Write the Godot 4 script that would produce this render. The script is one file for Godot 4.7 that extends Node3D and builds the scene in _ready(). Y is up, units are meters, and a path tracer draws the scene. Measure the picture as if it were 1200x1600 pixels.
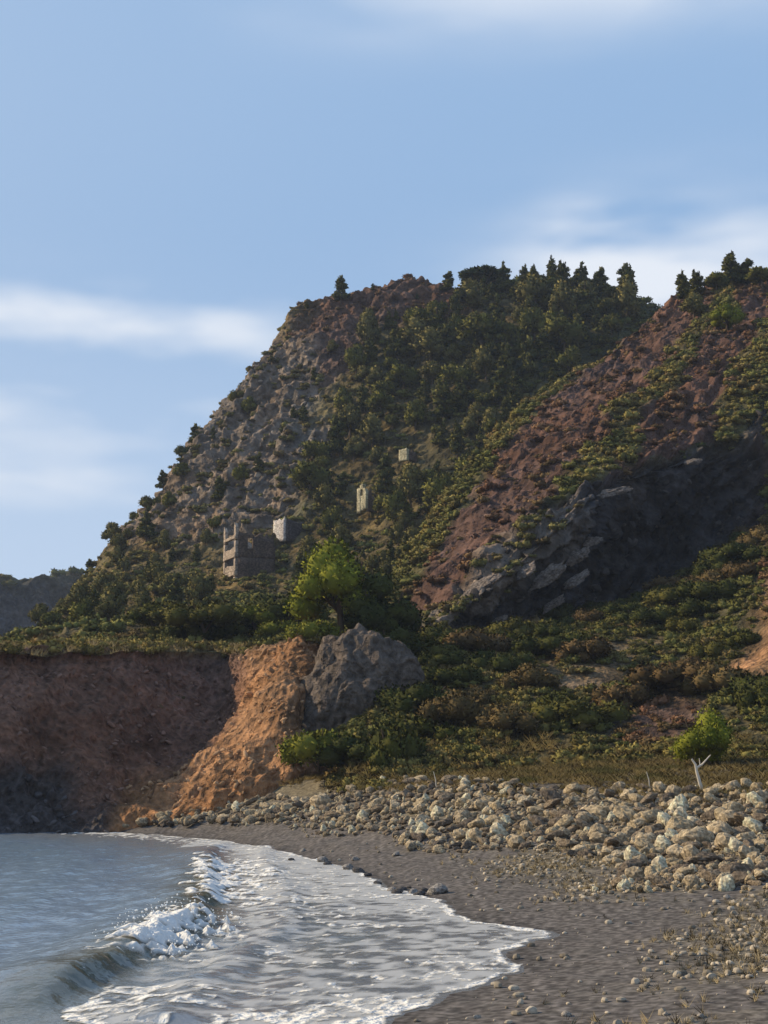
extends Node3D

# ---------------------------------------------------------------- survey helpers
const F := 2198.0                       # focal length in pixels of the 1200 x 1600 picture
const EYE := Vector3(0, 4.0, 0)
var pitch := atan(390.0 / 2198.0)
var used := {}
var rng := RandomNumberGenerator.new()
var n_big := FastNoiseLite.new()
var n_mid := FastNoiseLite.new()
var n_fine := FastNoiseLite.new()
var n_ridge := FastNoiseLite.new()
var n_cell := FastNoiseLite.new()
var n_blob := FastNoiseLite.new()
var shore_line := PackedVector2Array()
var land := PackedVector2Array()
var crest := PackedVector2Array()
var M := {}
var T := {}

# cover kinds of the ground: bare colour, share of scrub, roughness of relief, colour of its scrub
var cover := {
	"f": [Color(.045, .044, .020), 1.0, .5, Color(.058, .066, .018)],
	"g": [Color(.078, .064, .032), .85, .7, Color(.084, .082, .024)],
	"y": [Color(.125, .095, .042), .7, .7, Color(.135, .110, .034)],
	"r": [Color(.098, .058, .043), .42, 1.4, Color(.120, .064, .038)],
	"k": [Color(.165, .128, .098), .52, 1.55, Color(.090, .080, .030)],
	"o": [Color(.255, .138, .070), .0, 1.5, Color(.12, .09, .03)],
	"b": [Color(.150, .085, .061), .05, 1.2, Color(.09, .075, .03)],
	"t": [Color(.20, .15, .10), .0, .4, Color(.12, .1, .04)],
	"d": [Color(.050, .045, .046), .02, 2.0, Color(.05, .06, .025)],
}

func at(px: float, py: float, d: float) -> Vector3:
	var v := Vector3((px - 600.0) / F, (800.0 - py) / F, -1.0).rotated(Vector3.RIGHT, pitch)
	return EYE + v * (d / -v.z)

func level(px: float, py: float, y := 0.0) -> Vector3:      # where that line of sight meets the level y
	var v := Vector3((px - 600.0) / F, (800.0 - py) / F, -1.0).rotated(Vector3.RIGHT, pitch)
	return EYE + v * ((y - EYE.y) / v.y)

func spot(p: Vector3) -> Vector2:
	var v := (p - EYE).rotated(Vector3.RIGHT, -pitch)
	return Vector2(600.0 - F * v.x / v.z, 800.0 + F * v.y / v.z)

func numbered(called: String) -> String:
	used[called] = used.get(called, -1) + 1
	return called if used[called] == 0 else "%s_%03d" % [called, used[called]]

func tag(o: Node, label: String, category := "", group := "", kind := "") -> void:
	if label: o.set_meta("label", label)
	if category: o.set_meta("category", category)
	if group: o.set_meta("group", group)
	if kind: o.set_meta("kind", kind)

func put(called: String, m: Mesh, mat: Material, parent: Node3D = null) -> MeshInstance3D:
	var o := MeshInstance3D.new()
	o.mesh = m
	o.material_override = mat
	if parent:
		o.name = called
		parent.add_child(o, true)
	else:
		o.name = numbered(called)
		add_child(o, true)
	return o

func base(called: String, where := Vector3.ZERO) -> Node3D:
	var o := Node3D.new()
	o.name = numbered(called)
	add_child(o, true)
	o.position = where
	return o

func copy_of(o: Node3D, called: String) -> Node3D:
	var c: Node3D = o.duplicate()
	c.name = numbered(called)
	add_child(c, true)
	return c

func noise(kind: int, freq: float, octaves: int, fractal: int, seed_: int) -> FastNoiseLite:
	var n := FastNoiseLite.new()
	n.noise_type = kind
	n.frequency = freq
	n.fractal_type = fractal
	n.fractal_octaves = octaves
	n.seed = seed_
	return n

func mesh_of(v: PackedVector3Array, n: PackedVector3Array, c: PackedColorArray, ix: PackedInt32Array) -> ArrayMesh:
	var a := []
	a.resize(Mesh.ARRAY_MAX)
	a[Mesh.ARRAY_VERTEX] = v
	a[Mesh.ARRAY_NORMAL] = n
	if c.size(): a[Mesh.ARRAY_COLOR] = c
	a[Mesh.ARRAY_INDEX] = ix
	var m := ArrayMesh.new()
	m.add_surface_from_arrays(Mesh.PRIMITIVE_TRIANGLES, a)
	return m

# ---------------------------------------------------------------- materials
func grain(seed_: int, freq: float, octaves: int, low: float, size := 512, cellular := false) -> Array:
	var n := noise(FastNoiseLite.TYPE_CELLULAR if cellular else FastNoiseLite.TYPE_SIMPLEX_SMOOTH, freq, octaves, FastNoiseLite.FRACTAL_FBM, seed_)
	var im: Image = n.get_seamless_image(size, size)
	im.convert(Image.FORMAT_L8)
	var d := im.get_data()
	var bump := Image.create_from_data(size, size, false, Image.FORMAT_L8, d)
	var out := PackedByteArray()
	out.resize(d.size())
	for i in d.size():
		out[i] = int(255.0 * (low + (1.0 - low) * float(d[i]) / 255.0))
	var tone := Image.create_from_data(size, size, false, Image.FORMAT_L8, out)
	return [ImageTexture.create_from_image(tone), bump]

func normal_of(bump: Image, strength: float) -> ImageTexture:
	var im: Image = bump.duplicate()
	im.bump_map_to_normal_map(strength)
	return ImageTexture.create_from_image(im)

func ground_mat(g: Array, nrm: Texture2D, scale_: float, rough := .95, nscale := 1.0) -> StandardMaterial3D:
	var m := StandardMaterial3D.new()
	m.vertex_color_use_as_albedo = true
	m.albedo_texture = g[0]
	m.normal_enabled = true
	m.normal_texture = nrm
	m.normal_scale = nscale
	m.roughness = rough
	m.metallic_specular = .2
	m.uv1_triplanar = true
	m.uv1_world_triplanar = true
	m.uv1_scale = Vector3.ONE * scale_
	return m

func plain(c: Color, rough := .9, vertex := false) -> StandardMaterial3D:
	var m := StandardMaterial3D.new()
	m.albedo_color = c.linear_to_srgb()
	m.roughness = rough
	m.metallic_specular = .15
	m.vertex_color_use_as_albedo = vertex
	return m

func materials() -> void:
	var g1 := grain(11, .012, 6, .40)
	var g2 := grain(12, .02, 5, .40)
	var nr := normal_of(g1[1], 26.0)
	M.terrain = ground_mat(g1, nr, .08, .96, 1.8)
	M.cliff = ground_mat(g1, nr, .24, .96, 2.2)
	M.sand = ground_mat(g2, normal_of(g2[1], 4.0), .35, .9, .35)
	M.stone = ground_mat(g1, nr, .5, .9, .9)
	M.stone.uv1_world_triplanar = false
	M.plaster = ground_mat(g2, normal_of(g2[1], 3.0), .3, .95, .8)
	M.leaf = plain(Color.WHITE, .8, true)
	M.leaf.backlight_enabled = true
	M.leaf.backlight = Color(.22, .24, .1)
	M.scrub = plain(Color.WHITE, .9, true)
	M.bark = plain(Color(.09, .065, .045), .95)
	M.dead = plain(Color(.55, .50, .42), .9)
	M.foam = plain(Color(.82, .81, .78), .85, true)
	M.foam.transparency = BaseMaterial3D.TRANSPARENCY_ALPHA
	M.foam.normal_enabled = true
	M.foam.normal_texture = nr
	M.foam.normal_scale = 1.2
	M.foam.uv1_triplanar = true
	M.foam.uv1_world_triplanar = true
	M.foam.uv1_scale = Vector3.ONE * .55
	M.foam.backlight_enabled = true
	M.foam.backlight = Color(.55, .53, .48)
	M.film = plain(Color(.60, .61, .61), .6, true)
	M.film.transparency = BaseMaterial3D.TRANSPARENCY_ALPHA
	var w := grain(31, .02, 4, .9)
	M.sea = plain(Color.WHITE, .2, true)
	M.sea.metallic_specular = .5
	M.sea.normal_enabled = true
	M.sea.normal_texture = normal_of(w[1], 6.0)
	M.sea.normal_scale = .4
	M.sea.uv1_triplanar = true
	M.sea.uv1_world_triplanar = true
	M.sea.uv1_scale = Vector3(.3, .3, .3)
	M.pebble = plain(Color.WHITE, .92, true)

# ---------------------------------------------------------------- sky
func make_sky() -> PanoramaSkyMaterial:
	var w := 2048
	var h := 1024
	var wisp := noise(FastNoiseLite.TYPE_SIMPLEX_SMOOTH, 2.2, 5, FastNoiseLite.FRACTAL_FBM, 5)
	var soft := noise(FastNoiseLite.TYPE_SIMPLEX_SMOOTH, 1.4, 3, FastNoiseLite.FRACTAL_FBM, 8)
	var sun := Vector3(-.82, .52, -.24).normalized()
	var px := PackedFloat32Array()
	px.resize(w * h * 3)
	var zen := Vector3(.15, .29, .555)
	var mid := Vector3(.262, .412, .640)
	var low := Vector3(.45, .575, .755)
	var white := Vector3(.74, .78, .845)
	var k := 0
	for r in h:
		var up := PI * (.5 - (r + .5) / h)
		var e := rad_to_deg(up)
		var sy := sin(up)
		var cy := cos(up)
		var c0 := low.lerp(mid, smoothstep(5.0, 22.0, e)).lerp(zen, smoothstep(26.0, 85.0, e))
		for q in w:
			if e < -.3:
				px[k] = .16; px[k + 1] = .19; px[k + 2] = .23
				k += 3
				continue
			var a := TAU * (q + .5) / w
			var d := Vector3(sin(a) * cy, sy, -cos(a) * cy)
			var deg := rad_to_deg(a if a < PI else a - TAU)
			var c := c0
			# lighter and whiter towards the sun
			var s := maxf(0.0, d.dot(sun))
			c = c.lerp(white, .5 * s * s * s * (1.0 - .5 * smoothstep(15.0, 50.0, e)))
			# clouds: level wisps low over the sea, a brighter bank behind the saddle, thin veils higher up
			var n1 := wisp.get_noise_3d(d.x * 1.6, d.y * 7.5, d.z * 1.6)
			var n2 := soft.get_noise_3d(d.x * 1.3, d.y * 4.0 + 3.0, d.z * 1.3)
			var dist := exp(-pow((e - 17.3 + .025 * (deg + 10.0)) / 1.4, 2.0)) * smoothstep(-1.5, -6.5, deg + n2 * 3.0)
			var thick := clampf(.42 + 1.7 * n1 + .8 * wisp.get_noise_3d(d.x * 4.0, d.y * 13.0, d.z * 4.0), 0.0, 1.0) * dist * .78
			thick += .75 * exp(-pow((e - 14.4 - n2) / 1.5, 2.0)) * clampf(.5 + 1.8 * n1, 0.0, 1.0) * smoothstep(-2.0, -9.0, deg)
			thick += .75 * exp(-pow((e - 11.0) / 1.1, 2.0)) * clampf(.4 + 1.8 * n1, 0.0, 1.0) * smoothstep(-4.0, -12.0, deg)
			var bank := exp(-pow((e - 19.6 - .02 * (deg - 9.0) - 1.0 * n2) / 2.4, 2.0)) * exp(-pow((deg - 11.5) / 6.0, 2.0))
			thick += .8 * exp(-pow((e - 21.3 - .5 * n2) / 1.1, 2.0)) * exp(-pow((deg - 8.2) / 2.2, 2.0)) * clampf(.8 + 1.5 * n1, 0.0, 1.0)
			thick += bank * clampf(.75 + 1.5 * n1, 0.0, 1.0) * 1.1
			var veil := exp(-pow((e - 30.6 - .02 * absf(deg - 6.0) + n2) / 2.0, 2.0)) * smoothstep(-10.0, 2.0, deg)
			thick += veil * clampf(.55 + 1.2 * n1, 0.0, 1.0) * .8
			# the same kinds of wisps all round, away from the view
			var away := smoothstep(18.0, 30.0, absf(deg))
			thick += away * clampf(n1 * 1.6 + n2 * .7, 0.0, 1.0) * smoothstep(2.0, 8.0, e) * (1.0 - smoothstep(28.0, 60.0, e)) * .7
			c = c.lerp(white, clampf(thick, 0.0, .92))
			px[k] = c.x; px[k + 1] = c.y; px[k + 2] = c.z
			k += 3
	var sm := PanoramaSkyMaterial.new()
	sm.panorama = ImageTexture.create_from_image(Image.create_from_data(w, h, false, Image.FORMAT_RGBF, px.to_byte_array()))
	return sm

# ---------------------------------------------------------------- ground sheets
class Sheet:
	var nu := 0
	var nv := 0
	var pos := PackedVector3Array()
	var nor := PackedVector3Array()
	var col := PackedColorArray()
	var veg := PackedFloat32Array()
	var kind := PackedStringArray()
	var cum := PackedFloat32Array()
	var node: MeshInstance3D

func cr(a: Vector3, b: Vector3, c: Vector3, d: Vector3, t: float) -> Vector3:
	return .5 * ((2.0 * b) + (c - a) * t + (2.0 * a - 5.0 * b + 4.0 * c - d) * t * t + (3.0 * b - a - 3.0 * c + d) * t * t * t)

# rows: foot to top; each row: [px, py, d, cover] left to right. The surface passes through the points, then gets relief along its normals.
func sheet(called: String, rows: Array, su: int, sv: int, relief: float, mat: Material, back := Vector3.ZERO, tall := .8, zoom := 1.0, bands := false) -> Sheet:
	rows = rows.duplicate()
	rows.insert(0, rows[0])
	var nr := rows.size()
	var ctl: Array = []
	for r in rows:
		var line := PackedVector3Array()
		for p in r:
			line.append(at(p[0], p[1], p[2]))
		ctl.append(line)
	for i in ctl[0].size():                                    # its foot goes on below the ground
		ctl[0][i] += Vector3(0, -4.0, 1.0)
	if back != Vector3.ZERO:                                   # the far side falls away behind the ridge
		var last: PackedVector3Array = ctl[-1]
		for k in 2:
			var line := PackedVector3Array()
			for p in last:
				line.append(p + back * (k + 1.0))
			ctl.append(line)
			rows.append(rows[nr - 1])
		nr = rows.size()
	var nc: int = ctl[0].size()
	var s := Sheet.new()
	s.nu = (nc - 1) * su + 1
	s.nv = (nr - 1) * sv + 1
	var flat := PackedVector3Array()
	flat.resize(s.nu * s.nv)
	for j in s.nv:
		var fj := float(j) / sv
		var j1 := mini(int(fj), nr - 2)
		var tj := fj - j1
		var line := PackedVector3Array()
		for i in nc:
			line.append(cr(ctl[maxi(j1 - 1, 0)][i], ctl[j1][i], ctl[j1 + 1][i], ctl[mini(j1 + 2, nr - 1)][i], tj))
		for i in s.nu:
			var fi := float(i) / su
			var i1 := mini(int(fi), nc - 2)
			flat[j * s.nu + i] = cr(line[maxi(i1 - 1, 0)], line[i1], line[i1 + 1], line[mini(i1 + 2, nc - 1)], fi - i1)
	var nf := grid_normals(flat, s.nu, s.nv)
	s.pos.resize(flat.size())
	s.col.resize(flat.size())
	s.veg.resize(flat.size())
	s.kind.resize(flat.size())
	for j in s.nv:
		for i in s.nu:
			var k := j * s.nu + i
			var p := flat[k]
			var wu := n_mid.get_noise_3dv(p * 1.0) * .55
			var wv := n_mid.get_noise_3dv(p * 1.0 + Vector3(91, 17, 5)) * .55
			var fu := clampf(float(i) / su + wu, 0.0, nc - 1.001)
			var fv := clampf(float(j) / sv + wv, 0.0, nr - 1.001)
			var iu := int(fu)
			var iv := int(fv)
			var tu := smoothstep(.15, .85, fu - iu)
			var tv := smoothstep(.15, .85, fv - iv)
			var ka: Array = cover[rows[iv][iu][3]]
			var kb: Array = cover[rows[iv][iu + 1][3]]
			var kc: Array = cover[rows[iv + 1][iu][3]]
			var kd: Array = cover[rows[iv + 1][iu + 1][3]]
			var c: Color = ka[0].lerp(kb[0], tu).lerp(kc[0].lerp(kd[0], tu), tv)
			var rough := lerpf(lerpf(ka[2], kb[2], tu), lerpf(kc[2], kd[2], tu), tv)
			s.veg[k] = lerpf(lerpf(ka[1], kb[1], tu), lerpf(kc[1], kd[1], tu), tv)
			s.kind[k] = rows[iv + (1 if tv > .5 else 0)][iu + (1 if tu > .5 else 0)][3]
			if bands and "rgy".contains(s.kind[k]):            # gullies run down the slope, green where the soil lies deep
				var w := .904 * p.x + .427 * p.z + 3.2 * n_mid.get_noise_3dv(p * 1.3) + 1.2 * n_fine.get_noise_3dv(p * .6)
				var green := 1.0 - smoothstep(-54.0, -52.0, w)
				green = maxf(green, smoothstep(-41.0, -39.8, w) * (1.0 - smoothstep(-37.2, -36.0, w)) * .9)
				green = maxf(green, smoothstep(-31.0, -29.5, w))
				c = Color(.094, .054, .041).lerp(Color(.090, .078, .034), green)
				s.veg[k] = lerpf(.30, 1.0, green)
				s.kind[k] = ("g" if n_mid.get_noise_3dv(p * 2.0) > -.05 else "y") if green > .5 else "r"
				rough = lerpf(.95, .5, green)
			var z3 := p * zoom
			var ridge := n_ridge.get_noise_3d(z3.x, z3.y * tall - z3.x * .35, z3.z)
			var cell := n_cell.get_noise_3d(z3.x, z3.y * tall * 1.5 - z3.x * .6, z3.z) + .45 * n_cell.get_noise_3d(z3.x * 3.1, z3.y * tall * 4.0 - z3.x * 1.9, z3.z * 3.1)
			var fine := n_fine.get_noise_3dv(p)
			var strata := n_fine.get_noise_2d((p.x - p.y) * 1.1 * zoom, (p.x + p.y) * .16) if bands else 0.0
			var big := n_big.get_noise_3dv(p)
			var edge := minf(1.0, minf(float(j), float(i)) / 4.0)
			s.pos[k] = p + nf[k] * (relief * edge * (1.1 * big + rough * (1.0 * ridge + 1.15 * cell + .45 * fine + .75 * strata)))
			var tone := 1.0 + .75 * n_fine.get_noise_3dv(p * .6 + Vector3(7, 3, 1)) + .30 * n_mid.get_noise_3dv(p * 1.7)
			var warm := n_mid.get_noise_3dv(p * .8 + Vector3(40, 0, 9))
			s.col[k] = Color(c.r * tone * (1.0 + .22 * warm), c.g * tone, c.b * tone * (1.0 - .25 * warm)) * 2.0
	s.nor = grid_normals(s.pos, s.nu, s.nv)
	s.node = put(called, mesh_of(s.pos, s.nor, s.col, grid_index(s.nu, s.nv)), mat)
	tag(s.node, "", "", "", "structure")
	var sum := 0.0
	s.cum.resize((s.nu - 1) * (s.nv - 1))
	for j in s.nv - 1:
		for i in s.nu - 1:
			var k := j * s.nu + i
			sum += (s.pos[k + 1] - s.pos[k]).cross(s.pos[k + s.nu] - s.pos[k]).length()
			s.cum[j * (s.nu - 1) + i] = sum
	return s

func grid_normals(p: PackedVector3Array, nu: int, nv: int) -> PackedVector3Array:
	var n := PackedVector3Array()
	n.resize(p.size())
	for j in nv:
		for i in nu:
			var du := p[j * nu + mini(i + 1, nu - 1)] - p[j * nu + maxi(i - 1, 0)]
			var dv := p[mini(j + 1, nv - 1) * nu + i] - p[maxi(j - 1, 0) * nu + i]
			n[j * nu + i] = du.cross(dv).normalized()
	return n

func grid_index(nu: int, nv: int) -> PackedInt32Array:
	var ix := PackedInt32Array()
	ix.resize((nu - 1) * (nv - 1) * 6)
	var k := 0
	for j in nv - 1:
		for i in nu - 1:
			var a := j * nu + i
			ix[k] = a; ix[k + 1] = a + nu; ix[k + 2] = a + 1
			ix[k + 3] = a + 1; ix[k + 4] = a + nu; ix[k + 5] = a + nu + 1
			k += 6
	return ix

func pick(s: Sheet) -> int:                                    # a random vertex, even over the area
	var c := s.cum.bsearch(rng.randf() * s.cum[-1])
	c = mini(c, s.cum.size() - 1)
	return (c / (s.nu - 1)) * s.nu + c % (s.nu - 1)

func on(s: Sheet, px: float, py: float) -> Vector3:            # the point of the sheet seen there, the nearest if there are several
	var best := 1e9
	var out := Vector3.ZERO
	for p in s.pos:
		var q := spot(p)
		var e := Vector2(px, py).distance_squared_to(q) + (-p.z) * .8
		if e < best:
			best = e
			out = p
	return out

# ---------------------------------------------------------------- shore, beach and sea
func shore(x: float, z: float) -> float:                       # metres inland of the water's edge, negative at sea
	var ks := clampf((-z - 12.0) * .2, 0.0, 1.0)
	var p := Vector2(x + .32 * ks * n_blob.get_noise_2d(x * .9, z * .9), z + .6 * ks * n_blob.get_noise_2d(x * .9 + 60.0, z * .7))
	var best := 1e9
	for i in shore_line.size() - 1:
		best = minf(best, p.distance_squared_to(Geometry2D.get_closest_point_to_segment(p, shore_line[i], shore_line[i + 1])))
	return sqrt(best) * (1.0 if Geometry2D.is_point_in_polygon(p, land) else -1.0)

func beach_at(x: float, z: float, s: float) -> float:
	var t := s * lerpf(1.0, 3.0, smoothstep(45.0, 76.0, -z))
	var h: float
	if t < 0.0: h = maxf(-3.0, .10 * t)
	elif t < 6.0: h = .09 * t
	elif t < 26.0: h = .54 + .123 * (t - 6.0)
	else: h = 3.0 + minf(1.0, .03 * (t - 26.0))
	h += clampf(s * .3, 0.0, 1.0) * (.05 * n_mid.get_noise_2d(x * 4.0, z * 4.0) + .025 * n_fine.get_noise_2d(x * 5.0, z * 5.0))
	h += 1.3 * exp(-(x * x + z * z) / 40.0)
	return h

func strip(a: float, b: float, fine_a: float, fine_b: float, step: float, n_out: int) -> PackedFloat32Array:
	var out := PackedFloat32Array()
	for i in n_out:
		out.append(lerpf(a, fine_a, 1.0 - pow(1.0 - float(i) / n_out, 3.0)))
	var n := int((fine_b - fine_a) / step)
	for i in n:
		out.append(fine_a + i * step)
	for i in n_out + 1:
		out.append(lerpf(fine_b, b, pow(float(i) / n_out, 3.0)))
	return out

func crest_x(z: float) -> float:
	var x := crest[0].x
	for i in crest.size() - 1:
		if z <= crest[i].y:
			x = lerpf(crest[i].x, crest[i + 1].x, clampf((crest[i].y - z) / (crest[i].y - crest[i + 1].y), 0.0, 1.0))
	return x

func wave_height(z: float) -> float:
	var d := -z
	return .37 * smoothstep(22.5, 27.0, d) * (1.0 - smoothstep(34.0, 47.0, d)) + .30 * smoothstep(36.0, 44.0, d) * (1.0 - smoothstep(60.0, 76.0, d))

func sea_at(x: float, z: float, s: float) -> float:
	var calm := .12 + .88 * smoothstep(-.3, -4.0, s)
	var h := .015 + calm * (.07 * n_mid.get_noise_2d(x * 5.0, z * 2.2) + .035 * n_fine.get_noise_2d(x * 4.0, z * 2.5) + .03 * n_blob.get_noise_2d(x * 1.2, z * .9))
	if z < -15.0 and z > -85.0 and x > -20.0:
		var a := wave_height(z)
		if a > .005:
			var wob := crest_wobble(z)
			a *= 1.0 + .35 * n_mid.get_noise_2d(z * 5.0, 77.0)
			var dx := x - crest_x(z) - wob
			h += a * (exp(-dx * dx / 3.2) if dx < 0.0 else exp(-pow(dx / .42, 2.0)))
			h += .10 * exp(-pow((dx - 2.4) / .5, 2.0)) + .08 * exp(-pow((dx + 5.5) / 1.2, 2.0))
	return h

func build_beach() -> void:
	var xs := strip(-420.0, 120.0, -13.0, 22.0, .24, 24)
	var zs := strip(-180.0, 45.0, -82.0, -14.0, .24, 20)
	var nu := xs.size()
	var nv := zs.size()
	var v := PackedVector3Array()
	var c := PackedColorArray()
	v.resize(nu * nv)
	c.resize(nu * nv)
	for j in nv:
		for i in nu:
			var x := xs[i]
			var z := zs[nv - 1 - j]
			var s := shore(x, z)
			v[j * nu + i] = Vector3(x, beach_at(x, z, s), z)
			var n := n_fine.get_noise_2d(x * 3.0, z * 1.6)
			var band := n_mid.get_noise_2d(x * 1.5 + 30.0, z * 2.6)
			var k := Color(.116, .104, .096)
			k = k.lerp(Color(.185, .158, .108), clampf(smoothstep(2.0, 7.0, s) * (.5 + 1.3 * band + .6 * n), 0.0, .9))
			k = k.lerp(Color(.20, .165, .115), smoothstep(9.0, 20.0, s) * .6)
			k = k.lerp(Color(.050, .047, .047), (1.0 - smoothstep(.1, 1.0, s + .4 * n)) * .55)
			c[j * nu + i] = k * (1.9 + .5 * n)
	var o := put("beach", mesh_of(v, grid_normals(v, nu, nv), c, grid_index(nu, nv)), M.sand)
	tag(o, "dark grey sand and pebble beach sloping down to the sea", "", "", "structure")

func build_sea() -> void:
	var xs := strip(-5000.0, 9.0, -30.0, 6.0, .16, 26)
	var zs := strip(-5000.0, 400.0, -92.0, -17.0, .22, 26)
	var nu := xs.size()
	var nv := zs.size()
	var v := PackedVector3Array()
	var c := PackedColorArray()
	v.resize(nu * nv)
	c.resize(nu * nv)
	for j in nv:
		for i in nu:
			var x := xs[i]
			var z := zs[nv - 1 - j]
			var near := x > -32.0 and z > -100.0 and z < -10.0
			var s := shore(x, z) if near else -30.0
			v[j * nu + i] = Vector3(x, sea_at(x, z, s), z)
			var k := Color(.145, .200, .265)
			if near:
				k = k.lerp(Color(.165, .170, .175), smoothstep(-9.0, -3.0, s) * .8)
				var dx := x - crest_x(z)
				k = k.lerp(Color(.085, .085, .055), exp(-dx * dx / 1.2) * smoothstep(20.0, 24.0, -z) * (1.0 - smoothstep(45.0, 60.0, -z)))  # shade of the wave front and its see-through olive put into the colour
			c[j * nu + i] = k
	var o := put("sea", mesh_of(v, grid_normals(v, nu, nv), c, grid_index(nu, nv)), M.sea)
	tag(o, "blue grey sea with a low wave breaking towards the beach", "", "", "structure")

# a sheet cut out of a grid where the value is above zero, its edge running where it is zero
func cut_sheet(called: String, x0: float, x1: float, z0: float, z1: float, dx: float, dz: float, thick: Callable, gain: float, most: float, mat: Material) -> MeshInstance3D:
	var nu := int((x1 - x0) / dx) + 1
	var nv := int((z1 - z0) / dz) + 1
	var val := PackedFloat32Array()
	var pts := PackedVector3Array()
	val.resize(nu * nv)
	pts.resize(nu * nv)
	for j in nv:
		for i in nu:
			var r: Vector2 = (thick as Callable).call(x0 + i * dx, z0 + j * dz)
			val[j * nu + i] = r.x
			pts[j * nu + i] = Vector3(x0 + i * dx, r.y, z0 + j * dz)
	var nrm := grid_normals(pts, nu, nv)
	for k in nrm.size():
		if nrm[k].y < 0.0: nrm[k] = -nrm[k]
	var st := SurfaceTool.new()
	st.begin(Mesh.PRIMITIVE_TRIANGLES)
	for j in nv - 1:
		for i in nu - 1:
			var a := j * nu + i
			for t in [[a, a + 1, a + nu], [a + 1, a + nu + 1, a + nu]]:
				var inside := 0
				for q in t:
					if val[q] > 0.0: inside += 1
				if inside == 0: continue
				if inside == 3:
					for q in t:
						st.set_color(Color(1, 1, 1, clampf(val[q] * gain, 0.0, most)))
						st.set_normal(nrm[q])
						st.add_vertex(pts[q])
					continue
				var poly := PackedVector3Array()
				var pn := PackedVector3Array()
				var pa := PackedFloat32Array()
				for m in 3:
					var q: int = t[m]
					var r: int = t[(m + 1) % 3]
					if val[q] > 0.0:
						poly.append(pts[q])
						pn.append(nrm[q])
						pa.append(clampf(val[q] * gain, 0.0, most))
					if (val[q] > 0.0) != (val[r] > 0.0):
						var f := val[q] / (val[q] - val[r])
						poly.append(pts[q].lerp(pts[r], f))
						pn.append(nrm[q].lerp(nrm[r], f).normalized())
						pa.append(0.0)
				for m in range(1, poly.size() - 1):
					for q in [0, m, m + 1]:
						st.set_color(Color(1, 1, 1, pa[q]))
						st.set_normal(pn[q])
						st.add_vertex(poly[q])
	var o := put(called, st.commit(), mat)
	return o

func foam_value(x: float, z: float) -> Vector2:
	var s := shore(x, z)
	if s > .25: return Vector2(-1, 0)
	var d := -z
	var dx := x - crest_x(z) - crest_wobble(z)
	var n := n_blob.get_noise_2d(x * 2.2, z * 1.5)
	var f := n_fine.get_noise_2d(x * 9.0, z * 5.0)
	var wx := x + .35 * n
	var wz := z + .45 * n_blob.get_noise_2d(x * 1.3 + 40.0, z * 1.3)
	var rid := n_ridge.get_noise_2d(wx * 13.0, wz * 8.5)
	# the white rim where the swash runs out, with a second, older rim behind it
	var w := .07 + .15 * clampf(n_blob.get_noise_2d(x * .7, z * .7 + 50.0) + .35, 0.0, 1.0)
	var v := (w - absf(s + .06 + .08 * f)) * 3.5
	v = maxf(v, (.10 + .25 * n_blob.get_noise_2d(x * .6 + 80.0, z * .6) - absf(s + .95 + .5 * n + .2 * f)) * 1.6)
	# lace left on the backwash
	if dx > .8 and s < .05:
		var dense := n_blob.get_noise_2d(x * .45, z * .75 + 20.0) * .55
		dense += .42 * smoothstep(28.0, 23.0, d) + .22 * smoothstep(39.0, 43.0, d) * (1.0 - smoothstep(55.0, 63.0, d))
		v = maxf(v, rid * .8 + .45 * f + dense - .56)
	# the broken crest and the foam it throws forward
	var y := sea_at(x, z, s) + .018
	var crash := smoothstep(29.0, 31.5, d) * (1.0 - smoothstep(34.5, 38.0, d))
	if crash > .01:
		var reach := 1.2 * crash + 1.5 * n
		var b := crash * minf((dx + .45 + .5 * n) * 2.0, (reach - dx) * .6) + .75 * f + .3 * rid - .10
		if dx < -.7: b = -1.0
		if b > v: v = b
		if b > 0.0: y += clampf(b, 0.0, .6) * (.26 * exp(-pow((dx - .7) / .8, 2.0)) + .10 * f + .22 * maxf(n, 0.0))
	var crash2 := smoothstep(39.0, 44.0, d) * (1.0 - smoothstep(54.0, 60.0, d))
	if crash2 > .01:
		var b2 := crash2 * minf((dx + .3 + .7 * n) * 1.6, (1.5 + 2.2 * n - dx) * .8) + .6 * f + .9 * n - .22
		if dx < -.8: b2 = -1.0
		if b2 > v: v = b2
		if b2 > 0.0: y += clampf(b2, 0.0, .6) * (.10 + .06 * f)
	# streaks of foam on the front of the rising wave, and thin lines along the far shore
	if d < 31.0 and dx > -.6 and dx < .9:
		v = maxf(v, rid + .4 * f - .85)
	if d > 60.0 and s > -2.6 - 1.5 * n and s < .1:
		v = maxf(v, .55 * n + .5 * f - .02 + .12 * (d - 70.0) / 10.0)
	# a few white flecks out on the sea
	if dx < -1.0 and d < 80.0:
		v = maxf(v, n_ridge.get_noise_2d(x * 5.0 + 300.0, z * 5.0) + .4 * f - 1.02)
	return Vector2(v, y)

func crest_wobble(z: float) -> float:
	return n_mid.get_noise_2d(z * 3.0, 3.0) * .35 + n_fine.get_noise_2d(z * 3.0, 9.0) * .2

func film_value(x: float, z: float) -> Vector2:
	var s := shore(x, z)
	if s > .02: return Vector2(-1, 0)
	var d := -z
	var dx := x - crest_x(z)
	var n := n_blob.get_noise_2d(x * .8 + 9.0, z * 1.0)
	var f := n_fine.get_noise_2d(x * 4.5, z * 4.6 + 8.0)
	var v := .18 + .6 * n + 1.0 * f + .25 * smoothstep(-3.0, -.2, s)
	v += .35 * smoothstep(36.0, 44.0, d)
	v *= smoothstep(.5, 1.8, dx) if d < 66.0 else 1.0
	return Vector2(v - .02, sea_at(x, z, s) + .008)

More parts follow.
